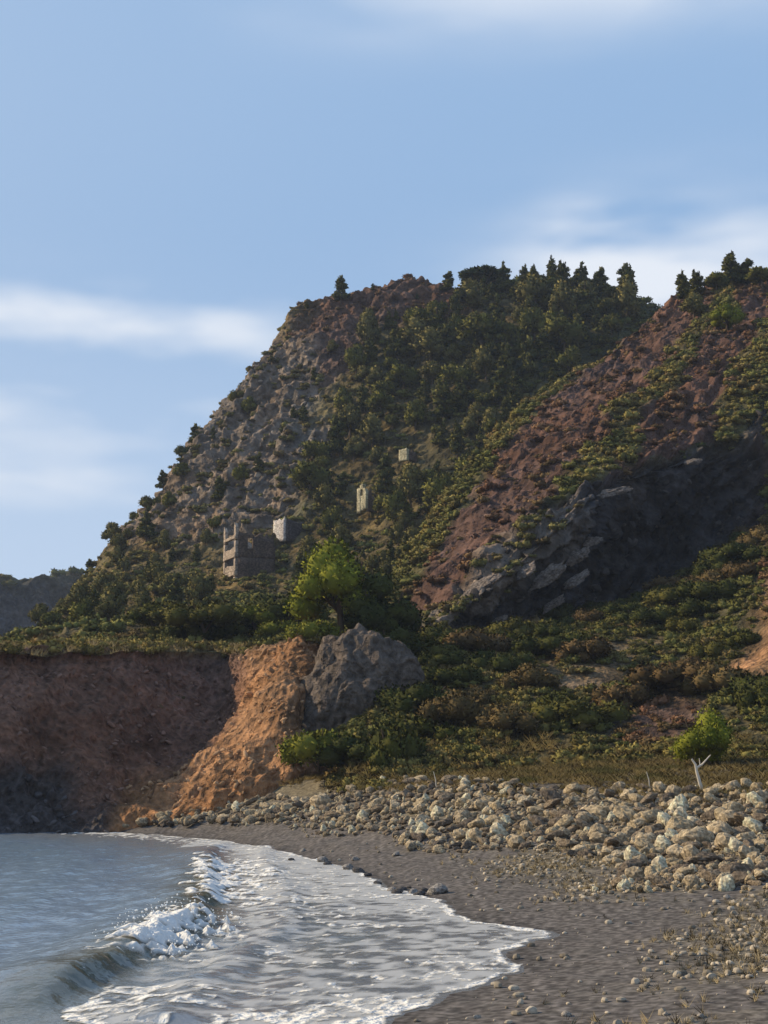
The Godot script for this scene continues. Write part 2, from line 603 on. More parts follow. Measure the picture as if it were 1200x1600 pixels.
# ---------------------------------------------------------------- plants
# blobs: [centre, radii]; tufts of leaves over each blob and a leafy core inside
func crown(blobs: Array, tufts: int, size: float, ca: Color, cb: Color, seed_: int, droop := 0.0) -> ArrayMesh:
	var r := RandomNumberGenerator.new()
	r.seed = seed_
	var v := PackedVector3Array()
	var n := PackedVector3Array()
	var c := PackedColorArray()
	var ix := PackedInt32Array()
	var total := 0.0
	for b in blobs: total += b[1].x * b[1].x + b[1].x * b[1].y
	for b in blobs:
		var ctr: Vector3 = b[0]
		var rad: Vector3 = b[1]
		var hue := r.randf_range(-.25, .25)
		var k0 := v.size()
		for j in 6:                                            # the core
			for i in 9:
				var th := PI * (j + .25) / 5.5
				var ph := TAU * (i + .5 * (j % 2)) / 9.0
				var d := Vector3(sin(th) * cos(ph), cos(th), sin(th) * sin(ph))
				v.append(ctr + d * rad * (.72 + .14 * r.randf()))
				n.append(d)
				c.append(ca.lerp(cb, clampf(.25 + hue + r.randf() * .3, 0, 1)))
		for j in 5:
			for i in 9:
				var a := k0 + j * 9 + i
				var b2 := k0 + j * 9 + (i + 1) % 9
				ix.append_array([a, a + 9, b2, b2, a + 9, b2 + 9])
		var cnt := int(tufts * (rad.x * rad.x + rad.x * rad.y) / total)
		for t in cnt:
			var d := Vector3(r.randfn(), r.randfn() + .25, r.randfn()).normalized()
			var p := ctr + d * rad * (.74 + .36 * pow(r.randf(), 1.6))
			var nn := (d * .8 + Vector3(r.randfn(), r.randfn(), r.randfn()) * .5).normalized()
			var out := (d + Vector3(r.randfn(), r.randfn() - droop, r.randfn()) * .7).normalized()
			var side := out.cross(nn).normalized()
			var l := size * r.randf_range(.6, 1.5)
			var w := l * r.randf_range(.35, .6)
			var col := ca.lerp(cb, clampf(.45 + hue + r.randfn() * .28, 0, 1))
			var k := v.size()
			v.append_array([p - out * l * .4, p + side * w, p + out * l, p - side * w])
			n.append_array([nn, (nn + side * .3).normalized(), nn, (nn - side * .3).normalized()])
			c.append_array([col, col, col, col])
			ix.append_array([k, k + 2, k + 1, k, k + 3, k + 2])
	return mesh_of(v, n, c, ix)

func stem(path: Array, r0: float, r1: float, sides := 6) -> ArrayMesh:
	var v := PackedVector3Array()
	var n := PackedVector3Array()
	var ix := PackedInt32Array()
	var m := path.size()
	for j in m:
		var dir: Vector3 = (path[mini(j + 1, m - 1)] - path[maxi(j - 1, 0)]).normalized()
		var s := dir.cross(Vector3(.3, .1, 1)).normalized()
		var u := s.cross(dir)
		var rr := lerpf(r0, r1, float(j) / (m - 1))
		for i in sides:
			var q := s * cos(TAU * i / sides) + u * sin(TAU * i / sides)
			v.append(path[j] + q * rr)
			n.append(q)
	for j in m - 1:
		for i in sides:
			var a := j * sides + i
			var b := j * sides + (i + 1) % sides
			ix.append_array([a, b, a + sides, b, b + sides, a + sides])
	var k := v.size()
	v.append(path[m - 1])
	n.append((path[m - 1] - path[m - 2]).normalized())
	for i in sides:
		ix.append_array([(m - 1) * sides + i, (m - 1) * sides + (i + 1) % sides, k])
	return mesh_of(v, n, PackedColorArray(), ix)

func joined(list: Array) -> ArrayMesh:
	var st := SurfaceTool.new()
	for m in list:
		st.append_from(m, 0, Transform3D())
	return st.commit()

func random_blobs(count: int, spread: Vector3, low: float, r0: float, r1: float, seed_: int, squash := .8) -> Array:
	var r := RandomNumberGenerator.new()
	r.seed = seed_
	var out := []
	for i in count:
		var a := TAU * (i + r.randf() * .7) / count
		var q := sqrt(r.randf())
		var rad := r.randf_range(r0, r1)
		out.append([Vector3(cos(a) * q * spread.x, low + rad * .5 + r.randf() * (1.0 - q * .65) * spread.y, sin(a) * q * spread.z), Vector3(rad, rad * squash * r.randf_range(.85, 1.15), rad)])
	return out

var protos := {}
func tree_proto(kind: String, seed_: int) -> Node3D:            # one metre tall is one unit: built at real size
	var o := Node3D.new()
	var limbs := []
	var leaves: ArrayMesh
	if kind == "conifer":
		limbs.append(stem([Vector3(0, -.8, 0), Vector3(.05, 2, 0), Vector3(0, 5.2, 0)], .16, .03))
		var bl := []
		var r := RandomNumberGenerator.new()
		r.seed = seed_
		for j in 6:
			var y := 1.0 + j * .75
			var rad := 1.45 * pow(1.0 - j / 6.6, .8) * r.randf_range(.7, 1.25)
			for i in (3 if j < 5 else 1):
				var a := TAU * i / 3.0 + j * 1.1 + r.randf()
				bl.append([Vector3(cos(a) * rad * .55, y + r.randfn() * .22, sin(a) * rad * .55), Vector3(rad * .55, .42, rad * .55) * r.randf_range(.75, 1.2)])
			limbs.append(stem([Vector3(0, y, 0), Vector3(rad * .8 * cos(j * 2.1), y + .1, rad * .8 * sin(j * 2.1))], .05, .02, 4))
		leaves = crown(bl, 1100, .26, Color(.030, .038, .014), Color(.120, .112, .030), seed_, .3)
	elif kind == "umbrella":
		limbs.append(stem([Vector3(0, -.6, 0), Vector3(.1, 1.6, 0), Vector3(-.1, 3.2, .1)], .2, .1))
		for a in [0.3, 1.7, 3.0, 4.4, 5.5]:
			limbs.append(stem([Vector3(-.05, 2.0, 0), Vector3(cos(a) * 1.2, 3.0, sin(a) * 1.2), Vector3(cos(a) * 2.2, 3.5, sin(a) * 2.2)], .09, .03, 5))
		leaves = crown(random_blobs(11, Vector3(2.3, .9, 2.0), 2.7, .7, 1.15, seed_, .5), 1300, .24, Color(.018, .03, .014), Color(.055, .07, .026), seed_)
	else:
		limbs.append(stem([Vector3(0, -.8, 0), Vector3(.08, 1.2, .05), Vector3(0, 3.0, 0)], .17, .06))
		for a in [0.5, 2.2, 3.6, 5.1]:
			limbs.append(stem([Vector3(0, 1.2, 0), Vector3(cos(a) * .8, 2.1, sin(a) * .8), Vector3(cos(a) * 1.1, 2.9, sin(a) * 1.1)], .07, .03, 5))
		var ca := Color(.036, .042, .014)
		var cb := Color(.185, .172, .038)
		if kind == "olive":
			ca = Color(.060, .060, .022); cb = Color(.20, .17, .058)
		if kind == "shade":
			ca = Color(.020, .026, .009); cb = Color(.075, .082, .022)  # darker copy of the bright leaves, the shade painted into their colour
		if kind == "bright":
			ca = Color(.065, .080, .010); cb = Color(.27, .27, .032)
		if kind == "bright" or kind == "shade":
			leaves = crown(random_blobs(14, Vector3(1.25, 2.2, 1.25), 1.1, .45, .85, seed_, .9), 5200, .085, ca, cb, seed_)
		else:
			leaves = crown(random_blobs(9, Vector3(1.15, 2.3, 1.15), 1.2, .65, 1.1, seed_, .9), 1600, .21, ca, cb, seed_)
	var t := MeshInstance3D.new()
	t.name = "trunk"
	t.mesh = joined(limbs)
	t.material_override = M.bark
	o.add_child(t, true)
	var c := MeshInstance3D.new()
	c.name = "crown"
	c.mesh = leaves
	c.material_override = M.leaf
	o.add_child(c, true)
	return o

func plant(kind: String, called: String, where: Vector3, height: float, label: String, category: String, group := "", wide := 1.0) -> Node3D:
	var pool: Array = protos[kind]
	var o: Node3D = pool[rng.randi() % pool.size()].duplicate()
	o.name = numbered(called)
	add_child(o, true)
	var full: float = {"conifer": 5.6, "umbrella": 4.2, "shrub": 1.55, "yellow_shrub": 1.55, "heath": 1.55}.get(kind, 4.6)
	var k := height / full
	o.position = where
	o.rotation = Vector3(rng.randfn() * .05, rng.randf() * TAU, rng.randfn() * .05)
	o.scale = Vector3(k * wide, k, k * wide)
	tag(o, label, category, group)
	return o

func shrub_proto(ca: Color, cb: Color, seed_: int) -> Node3D:
	var o := Node3D.new()
	var t := MeshInstance3D.new()
	t.name = "stem"
	var limbs := []
	for a in [0.2, 2.0, 4.1]:
		limbs.append(stem([Vector3(0, -.4, 0), Vector3(cos(a) * .4, .4, sin(a) * .4), Vector3(cos(a) * .8, .9, sin(a) * .8)], .06, .02, 4))
	t.mesh = joined(limbs)
	t.material_override = M.bark
	o.add_child(t, true)
	var c := MeshInstance3D.new()
	c.name = "foliage"
	c.mesh = crown(random_blobs(12, Vector3(1.1, .75, 1.1), -.05, .34, .66, seed_, .85), 2600, .085, ca, cb, seed_)
	c.material_override = M.leaf
	o.add_child(c, true)
	return o

func multi(called: String, m: Mesh, mat: Material, xf: Array, tint: Array, label := "") -> void:
	var mm := MultiMesh.new()
	mm.transform_format = MultiMesh.TRANSFORM_3D
	mm.use_colors = true
	mm.mesh = m
	mm.instance_count = xf.size()
	for i in xf.size():
		mm.set_instance_transform(i, xf[i])
		mm.set_instance_color(i, tint[i])
	var o := MultiMeshInstance3D.new()
	o.multimesh = mm
	o.material_override = mat
	o.name = numbered(called)
	add_child(o, true)
	tag(o, label, "", "", "stuff")

func scrub(s: Sheet, count: int, lo: float, hi: float, label: String, tufts := 170) -> void:
	var meshes := []
	for k in 3:
		meshes.append(crown(random_blobs(5, Vector3(.62, .35, .62), -.05, .34, .56, 300 + k, .85), tufts, .17, Color(.45, .45, .45), Color(1, 1, 1), 70 + k))
	var xf := [[], [], []]
	var tint := [[], [], []]
	for i in count:
		var k := pick(s)
		if rng.randf() > s.veg[k]: continue
		var p := s.pos[k] + Vector3(rng.randf_range(-.3, .3), -.08, rng.randf_range(-.3, .3))
		if n_mid.get_noise_3dv(p * 2.0) + s.veg[k] * 1.1 < .28: continue
		var size := lerpf(lo, hi, pow(rng.randf(), 1.8)) * (.7 + .3 * s.veg[k])
		var b := Basis(Vector3.UP, rng.randf() * TAU).scaled(Vector3(size * rng.randf_range(.85, 1.3), size * rng.randf_range(.7, 1.1), size * rng.randf_range(.85, 1.3)))
		var c: Color = cover[s.kind[k]][3]
		var other: Color = cover["gyrg"[rng.randi() % 4]][3]
		c = c.lerp(other, rng.randf() * .45) * (2.0 * rng.randf_range(.6, 1.35))
		c.a = 1.0
		var q := rng.randi() % 3
		xf[q].append(Transform3D(b, p))
		tint[q].append(c)
	for q in 3:
		multi("scrub", meshes[q], M.scrub, xf[q], tint[q], label)

func loose(s: Sheet, count: int, kinds: String, lo: float, hi: float, tone: Color, called: String, label: String) -> void:
	var ms := [rock_mesh(641, Vector3(1, .55, .75), 8, 6, Color(.6, .6, .6)), rock_mesh(642, Vector3(1.2, .5, .6), 8, 6, Color(.6, .6, .6))]
	var xf := [[], []]
	var tint := [[], []]
	for i in count:
		var k := pick(s)
		if not kinds.contains(s.kind[k]): continue
		var size := lerpf(lo, hi, pow(rng.randf(), 2.6))
		var p := s.pos[k] + Vector3(rng.randf_range(-.2, .2), 0, rng.randf_range(-.2, .2))
		if n_fine.get_noise_3dv(p * .5) < -.12: continue
		var b := Basis.from_euler(Vector3(rng.randf_range(-.4, .4), rng.randf() * TAU, rng.randf_range(.1, .9))).scaled_local(Vector3.ONE * size)
		var g := rng.randf_range(.55, 1.5)
		var q := rng.randi() % 2
		xf[q].append(Transform3D(b, p))
		tint[q].append(Color(tone.r * g, tone.g * g, tone.b * g))
	for q in 2:
		multi(called, ms[q], M.pebble, xf[q], tint[q], label)

func grass_tuft(seed_: int) -> ArrayMesh:
	var r := RandomNumberGenerator.new()
	r.seed = seed_
	var v := PackedVector3Array()
	var n := PackedVector3Array()
	var c := PackedColorArray()
	var ix := PackedInt32Array()
	for i in 26:
		var a := r.randf() * TAU
		var root := Vector3(cos(a), 0, sin(a)) * r.randf() * .3
		var tip := root + Vector3(r.randfn() * .22, r.randf_range(.3, .7), r.randfn() * .22)
		var side := Vector3(-sin(a), 0, cos(a)) * .022
		var k := v.size()
		v.append_array([root - side, root + side, tip])
		var nn := (Vector3(0, 1, 0) - (side * 2.0).cross(tip - root).normalized() * .6).normalized()
		n.append_array([nn, nn, nn])
		var q := r.randf_range(.6, 1.0)
		c.append_array([Color(q, q, q), Color(q, q, q), Color(q, q, q)])
		ix.append_array([k, k + 1, k + 2])
	return mesh_of(v, n, c, ix)

# ---------------------------------------------------------------- stones
func rock_mesh(seed_: int, stretch: Vector3, cuts: int, ring := 14, tone := Color(.34, .29, .23), rough := .16, smoothness := .4, lumps := 1.1) -> ArrayMesh:
	var r := RandomNumberGenerator.new()
	r.seed = seed_
	var fn := noise(FastNoiseLite.TYPE_SIMPLEX_SMOOTH, lumps, 5, FastNoiseLite.FRACTAL_FBM, seed_)
	var planes := []
	for i in cuts:
		planes.append([Vector3(r.randfn(), r.randfn(), r.randfn()).normalized(), r.randf_range(.5, .88)])
	var v := PackedVector3Array()
	var c := PackedColorArray()
	var nu := ring * 2 + 1
	var nv := ring + 1
	for j in nv:
		for i in nu:
			var th := PI * j / (nv - 1.0)
			var ph := TAU * (i % (nu - 1)) / (nu - 1.0)
			var d := Vector3(sin(th) * cos(ph), -cos(th), -sin(th) * sin(ph))
			var q := 1.0
			for pl in planes:
				var along: float = d.dot(pl[0])
				if along > .05: q = minf(q, pl[1] / along + .01)
			q = minf(q, 1.05) * (1.0 + rough * fn.get_noise_3dv(d * 1.6))
			v.append(d * q * stretch)
			var t := 1.5 * (1.0 + .5 * fn.get_noise_3dv(d * 2.3 + Vector3(9, 9, 9)))
			c.append(Color(tone.r * t, tone.g * t, tone.b * t))
	var n := grid_normals(v, nu, nv)
	for j in nv:                                               # close the seam and the poles
		var m := (n[j * nu] + n[j * nu + nu - 1]).normalized()
		n[j * nu] = m
		n[j * nu + nu - 1] = m
	for k in v.size():
		var j := k / nu
		if j == 0: n[k] = Vector3.DOWN
		elif j == nv - 1: n[k] = Vector3.UP
		elif n[k].dot(v[k]) < 0.0: n[k] = v[k].normalized()
	# edges stay crisp: each face leans its corners' normals towards its own
	var ix := grid_index(nu, nv)
	var v2 := PackedVector3Array()
	var n2 := PackedVector3Array()
	var c2 := PackedColorArray()
	var i2 := PackedInt32Array()
	for t in range(0, ix.size(), 3):
		var fnorm := (v[ix[t + 2]] - v[ix[t]]).cross(v[ix[t + 1]] - v[ix[t]])
		if fnorm.length() < 1e-7: continue
		fnorm = fnorm.normalized()
		for m in 3:
			i2.append(v2.size())
			v2.append(v[ix[t + m]])
			n2.append(fnorm.lerp(n[ix[t + m]], smoothness).normalized())
			c2.append(c[ix[t + m]])
	return mesh_of(v2, n2, c2, i2)

func boulders(low: float, high: float) -> void:
	var tones := [Color(.50, .41, .29), Color(.38, .31, .22), Color(.24, .19, .14), Color(.64, .55, .41), Color(.16, .13, .105), Color(.42, .34, .23)]
	var shapes := [Vector3(1, .62, .75), Vector3(.9, .75, .8), Vector3(1.15, .5, .7), Vector3(.85, .85, .75), Vector3(1.25, .55, .6), Vector3(1, .7, 1)]
	var names := ["pale beige flattish boulder", "beige blocky boulder", "brown thin slab boulder", "creamy rounded boulder", "dark grey brown boulder", "tan broad boulder"]
	var meshes := []
	for k in 12:
		meshes.append(rock_mesh(500 + k, shapes[k % 6] * Vector3(1, 1, 1), 12, 10, tones[k % 6] * Color(1.08, 1.06, 1.0), .2, .22))
	# hero stones seen large in the photograph: px, py of the middle, width in px, kind, label
	for h in [[662, 1298, 40, 3, "large creamy oval boulder at the foot of the stone bank, alone beside the sand"], [1043, 1282, 44, 3, "large whitish angular boulder with bright top in the middle of the stone bank"],
		[1085, 1305, 60, 0, "long pale slab boulder tilted up the face of the stone bank"], [1130, 1300, 48, 1, "big grey rounded boulder beside the long tilted slab"], [1155, 1322, 46, 3, "bright cream boulder low in the stone bank near its broad end"],
		[1183, 1250, 44, 3, "big cream boulder at the top of the stone bank under the shrubs"], [1180, 1290, 46, 3, "tall bright cream boulder half way up the broad end of the stone bank"], [1045, 1243, 24, 4, "dark square boulder standing in the top row of the stone bank"],
		[985, 1352, 44, 4, "dark low slab stone with a deep shadow lying on the sand before the bank"], [930, 1268, 46, 5, "broad tan boulder shading its neighbours near the top of the bank"], [1010, 1310, 44, 0, "pale humped boulder leaning on the whitish angular one"],
		[500, 1250, 44, 0, "large pale boulder heap stone at the narrow end of the stone bank"], [1195, 1355, 34, 1, "beige block on the sand at the broad end of the stone bank"], [1110, 1340, 38, 4, "dark brown boulder at the foot of the bank with black shadow under it"]]:
		var p := on_beach(h[0], h[1] + h[2] * .25)
		var w: float = h[2] * -p.z / F * .5
		var o := put("boulder", meshes[(h[3] + 6 * (rng.randi() % 2)) % 12], M.stone)
		o.position = p + Vector3(0, w * .3, 0)
		o.scale = Vector3.ONE * w
		o.rotation = Vector3(rng.randf_range(-.3, .3), rng.randf_range(-.7, .7), rng.randf_range(-.15, .35))
		tag(o, h[4], "boulder", "boulders of the stone bank")
	var spots := []
	var tries := 0
	while spots.size() < 2600 and tries < 90000:
		tries += 1
		var x := rng.randf_range(-14.0, 22.0)
		var z := rng.randf_range(-78.0, -37.0)
		if absf(x) > -z * .33: continue
		var s := shore(x, z)
		var t := s * lerpf(1.0, 3.0, smoothstep(45.0, 76.0, -z))
		var e := n_mid.get_noise_2d(x * 2.5, z * 2.5) * 4.0
		if t < low + e or t > high + e * .6 + 26.0 * smoothstep(63.0, 71.0, -z) * smoothstep(3.0, -4.0, x) - 7.0 * smoothstep(4.0, 12.0, x) * smoothstep(56.0, 64.0, -z): continue
		var inside := smoothstep(low - 1.0, low + 5.0, t - e)
		var size := lerpf(.13, .58, pow(rng.randf(), 2.2)) * (.55 + .45 * inside) * lerpf(1.0, .8, smoothstep(55.0, 70.0, -z))
		if rng.randf() > .35 + .65 * inside: continue
		var ok := true
		for q in spots:
			if absf(q[0].x - x) < 1.0 and Vector2(q[0].x - x, q[0].z - z).length() < (q[1] + size) * .62:
				ok = false
				break
		if not ok: continue
		spots.append([Vector3(x, beach_at(x, z, s) + size * rng.randf_range(.1, .55), z), size])
	spots.sort_custom(func(a, b): return a[1] / -a[0].z > b[1] / -b[0].z)
	for i in 420:
		var fx := rng.randf()
		var p := on_beach(lerpf(120.0, 455.0, fx), lerpf(1294.0, 1285.0, fx) - rng.randf() * lerpf(8.0, 44.0, fx))
		if shore(p.x, p.z) < -.2: continue
		spots.append([p + Vector3(rng.randfn() * .3, .08, rng.randfn() * .5), lerpf(.14, .5, pow(rng.randf(), 1.8))])
	spots.sort_custom(func(a, b): return a[1] / -a[0].z > b[1] / -b[0].z)
	var rest := []
	for k in 12: rest.append([[], []])
	for i in spots.size():
		var p: Vector3 = spots[i][0]
		var size: float = spots[i][1]
		var q := [0, 1, 2, 3, 4, 5, 6, 7, 8, 10, 11, 2][rng.randi() % 12] as int
		var b := Basis.from_euler(Vector3(rng.randf_range(-.5, .5), rng.randf() * TAU, rng.randf_range(-.5, .5))).scaled_local(Vector3.ONE * size)
		if i < 285:
			var o := put("boulder", meshes[q], M.stone)
			o.transform = Transform3D(b, p)
			await_label(o, names[q % 6], p, "boulders of the stone bank")
		else:
			rest[q][0].append(Transform3D(b, p))
			var g := rng.randf_range(.75, 1.1)
			rest[q][1].append(Color(g, g, g))
	for q in 12:
		if rest[q][0].size():
			multi("stone_rubble", meshes[q], M.stone, rest[q][0], rest[q][1], "smaller beige stones filling the stone bank between the boulders")

func on_beach(px: float, py: float) -> Vector3:
	var d := 14.0
	while d < 95.0:
		var p := at(px, py, d)
		var h := beach_at(p.x, p.z, shore(p.x, p.z))
		if p.y <= h: return Vector3(p.x, h, p.z)
		d += .15
	return at(px, py, 70.0)

func beach_stones() -> void:
	var wet := [Color(.10, .095, .095), Color(.30, .28, .26)]
	var ms := [rock_mesh(601, Vector3(1, .6, .8), 6, 8, wet[0]), rock_mesh(602, Vector3(1, .7, .9), 6, 8, wet[1]), rock_mesh(603, Vector3(1.2, .55, .7), 6, 8, wet[0])]
	for h in [[612, 1392, 16, 1], [630, 1388, 14, 0], [646, 1394, 18, 1], [664, 1390, 14, 0], [684, 1394, 34, 1], [622, 1396, 22, 0], [655, 1398, 20, 0], [590, 1380, 14, 0], [560, 1362, 22, 0], [545, 1358, 20, 1], [505, 1345, 20, 1], [512, 1352, 14, 0], [575, 1366, 14, 2], [640, 1385, 10, 2], [455, 1352, 12, 0], [555, 1342, 12, 1], [473, 1328, 10, 1], [620, 1334, 14, 1]]:
		var p := on_beach(h[0], h[1] + 3)
		var w: float = h[2] * -p.z / F * .5
		var o := put("shore_rock", ms[h[3]], M.stone)
		o.position = Vector3(p.x, maxf(p.y, 0.0) + w * .25, p.z)
		o.scale = Vector3.ONE * w
		o.rotation = Vector3(rng.randf_range(-.3, .3), rng.randf() * TAU, rng.randf_range(-.3, .3))
		var grp := "dark wet rocks" if h[3] != 1 else "pale wet rocks"
		if h[2] == 34: tag(o, "largest pale rock at the end of the row washed by the swash", "rock")
		else: await_label(o, "small dark wet rock" if h[3] != 1 else "small pale wet rock", o.position, "rocks washed by the swash")
	label_all("rocks washed by the swash", "rock", [[684, 1394, "the largest pale rock in the swash"], [600, 1385, "the middle of the swash edge"], [550, 1355, "the notch in the swash edge"], [460, 1340, "the inner end of the beach"]])
	for h in [[745, 1592, 14, "pale stone lying alone on the dark sand near the swash"], [885, 1588, 18, "whitish stone at the bottom of the open dark sand"], [910, 1432, 10, "pale pebble on the sand above the tongue of swash"], [933, 1435, 8, "tiny white pebble beside the pale pebble on the sand"], [982, 1445, 11, "light stone on the sand below the wrack line"], [1135, 1405, 16, "yellowish stone lying in the wrack line"], [1095, 1592, 14, "grey white stone near the dry grass clump on the sand"], [1040, 1588, 12, "dull pale stone between the two white stones on the sand"], [1015, 1330, 16, "white stone just before the boulder bank on brown gravel"], [1028, 1330, 12, "small white stone beside the white one before the bank"]]:
		var p := on_beach(h[0], h[1])
		var w: float = h[2] * -p.z / F * .5
		var o := put("stone", rock_mesh(620 + int(h[0]), Vector3(1, .6, .8), 6, 7, Color(.42, .37, .31)), M.stone)
		o.position = p + Vector3(0, w * .3, 0)
		o.scale = Vector3.ONE * w
		o.rotation.y = rng.randf() * TAU
		tag(o, h[3], "stone")
	# pebbles, grit and scraps of dry wrack
	var peb := [rock_mesh(630, Vector3(1, .5, .75), 4, 4, Color(.6, .6, .6)), rock_mesh(631, Vector3(1, .7, .8), 4, 4, Color(.6, .6, .6))]
	var xf := [[], []]
	var tint := [[], []]
	var gx := []
	var gt := []
	for i in 120000:
		var z := -rng.randf_range(15.0, 62.0)
		var x := rng.randf_range(-9.0, -z * .30 + 3.0)
		var s := shore(x, z)
		if s < .25: continue
		var band := n_mid.get_noise_2d(x * 1.5 + 30.0, z * 2.6) + .5 * n_fine.get_noise_2d(x * 3.0, z * 1.6)
		var want := clampf(smoothstep(1.6, 7.0, s) * (.30 + 1.2 * band), .02, 1.0)
		if rng.randf() > want: continue
		var p := Vector3(x, beach_at(x, z, s), z)
		if rng.randf() < .26 and s > 2.2:
			gx.append(Transform3D(Basis.from_euler(Vector3(rng.randf_range(-.9, .9), rng.randf() * TAU, rng.randf_range(-.9, .9))).scaled_local(Vector3(.45, .28, .45) * rng.randf_range(.4, 1.0)), p))
			var g := rng.randf_range(.6, 1.2)
			gt.append(Color(.30 * g, .25 * g, .16 * g))
			continue
		var size := lerpf(.015, .12, pow(rng.randf(), 3.6))
		var q := rng.randi() % 2
		xf[q].append(Transform3D(Basis.from_euler(Vector3(rng.randf_range(-.4, .4), rng.randf() * TAU, 0)).scaled_local(Vector3.ONE * size), p + Vector3(0, size * .2, 0)))
		var g := rng.randf_range(.25, 1.0)
		tint[q].append(Color(.55 * g, .47 * g, .36 * g))
	for q in 2:
		multi("pebbles", peb[q], M.pebble, xf[q], tint[q], "pebbles strewn over the dark sand")
	multi("wrack", grass_tuft(9), M.scrub, gx, gt, "dry straw coloured wrack and grass scraps on the upper beach")

# each of many alike things is told by the landmark it stands next to in view and by its turn from it
var waiting := {}
func await_label(o: Node3D, short: String, p: Vector3, list: String) -> void:
	waiting.get_or_add(list, []).append([o, short, spot(p)])

func label_all(list: String, category: String, marks: Array) -> void:
	var turn := ["nearest to", "second nearest to", "third nearest to", "fourth nearest to", "fifth nearest to", "sixth nearest to", "seventh nearest to", "eighth nearest to", "ninth nearest to", "tenth nearest to", "eleventh nearest to", "twelfth nearest to"]
	for w in ["thirteenth", "fourteenth", "fifteenth", "sixteenth", "seventeenth", "eighteenth", "nineteenth", "twentieth"]: turn.append(w + " nearest to")
	var by := {}
	for w in waiting.get(list, []):
		var best := 0
		for k in marks.size():
			if w[2].distance_to(Vector2(marks[k][0], marks[k][1])) < w[2].distance_to(Vector2(marks[best][0], marks[best][1])): best = k
		w.append(w[2].distance_to(Vector2(marks[best][0], marks[best][1])))
		by.get_or_add([w[1], best], []).append(w)
	for key in by:
		var l: Array = by[key]
		l.sort_custom(func(a, b): return a[3] < b[3])
		for i in l.size():
			var text: String = "%s %s %s" % [l[i][1], turn[i], marks[key[1]][2]] if i < 20 else "%s well away from %s" % [l[i][1], marks[key[1]][2]]
			tag(l[i][0], text, category, list if i < 20 else text)

# ---------------------------------------------------------------- ruins
func box_mesh(size: Vector3, seed_: int, tone: Color, ragged := 0.0) -> ArrayMesh:     # a weathered block: uneven faces, broken top edge when ragged
	var fn := noise(FastNoiseLite.TYPE_SIMPLEX_SMOOTH, .9, 3, FastNoiseLite.FRACTAL_FBM, seed_)
	var st := SurfaceTool.new()
	st.begin(Mesh.PRIMITIVE_TRIANGLES)
	var faces := [[Vector3.RIGHT, Vector3.UP], [Vector3.LEFT, Vector3.UP], [Vector3.BACK, Vector3.UP], [Vector3.FORWARD, Vector3.UP], [Vector3.UP, Vector3.BACK], [Vector3.DOWN, Vector3.BACK]]
	for f in faces:
		var n: Vector3 = f[0]
		var u: Vector3 = f[1]
		var w := u.cross(n)
		var nn := 7
		for j in nn:
			for i in nn:
				var q := []
				for o in [[0, 0], [1, 0], [1, 1], [0, 1]]:
					var a: float = (i + o[0]) * 2.0 / nn - 1.0
					var b: float = (j + o[1]) * 2.0 / nn - 1.0
					var p: Vector3 = (n + w * a + u * b) * size * .5
					var k := fn.get_noise_3dv(p * 1.3)
					p += Vector3(k, fn.get_noise_3dv(p + Vector3(5, 5, 5)), fn.get_noise_3dv(p - Vector3(5, 5, 5))) * .06
					if ragged > 0.0:
						p.y -= clampf(p.y / size.y + .5, 0.0, 1.0) * ragged * (.5 + fn.get_noise_3d(p.x * 1.2, 0, p.z * 1.2) * 1.3)
					q.append(p)
				for o in [0, 2, 1, 0, 3, 2]:
					var p: Vector3 = q[o]
					var t := 1.45 * (1.0 + .6 * fn.get_noise_3dv(p * .9 + Vector3(3, 1, 8)))
					st.set_color(Color(tone.r * t, tone.g * t, tone.b * t))
					st.add_vertex(p)
	st.generate_normals()
	return st.commit()

func piece(called: String, o: Node3D, c: Vector3, size: Vector3, seed_: int, tone: Color, ragged := 0.0) -> void:
	put(called, box_mesh(size, seed_, tone, ragged), M.plaster, o).position = c

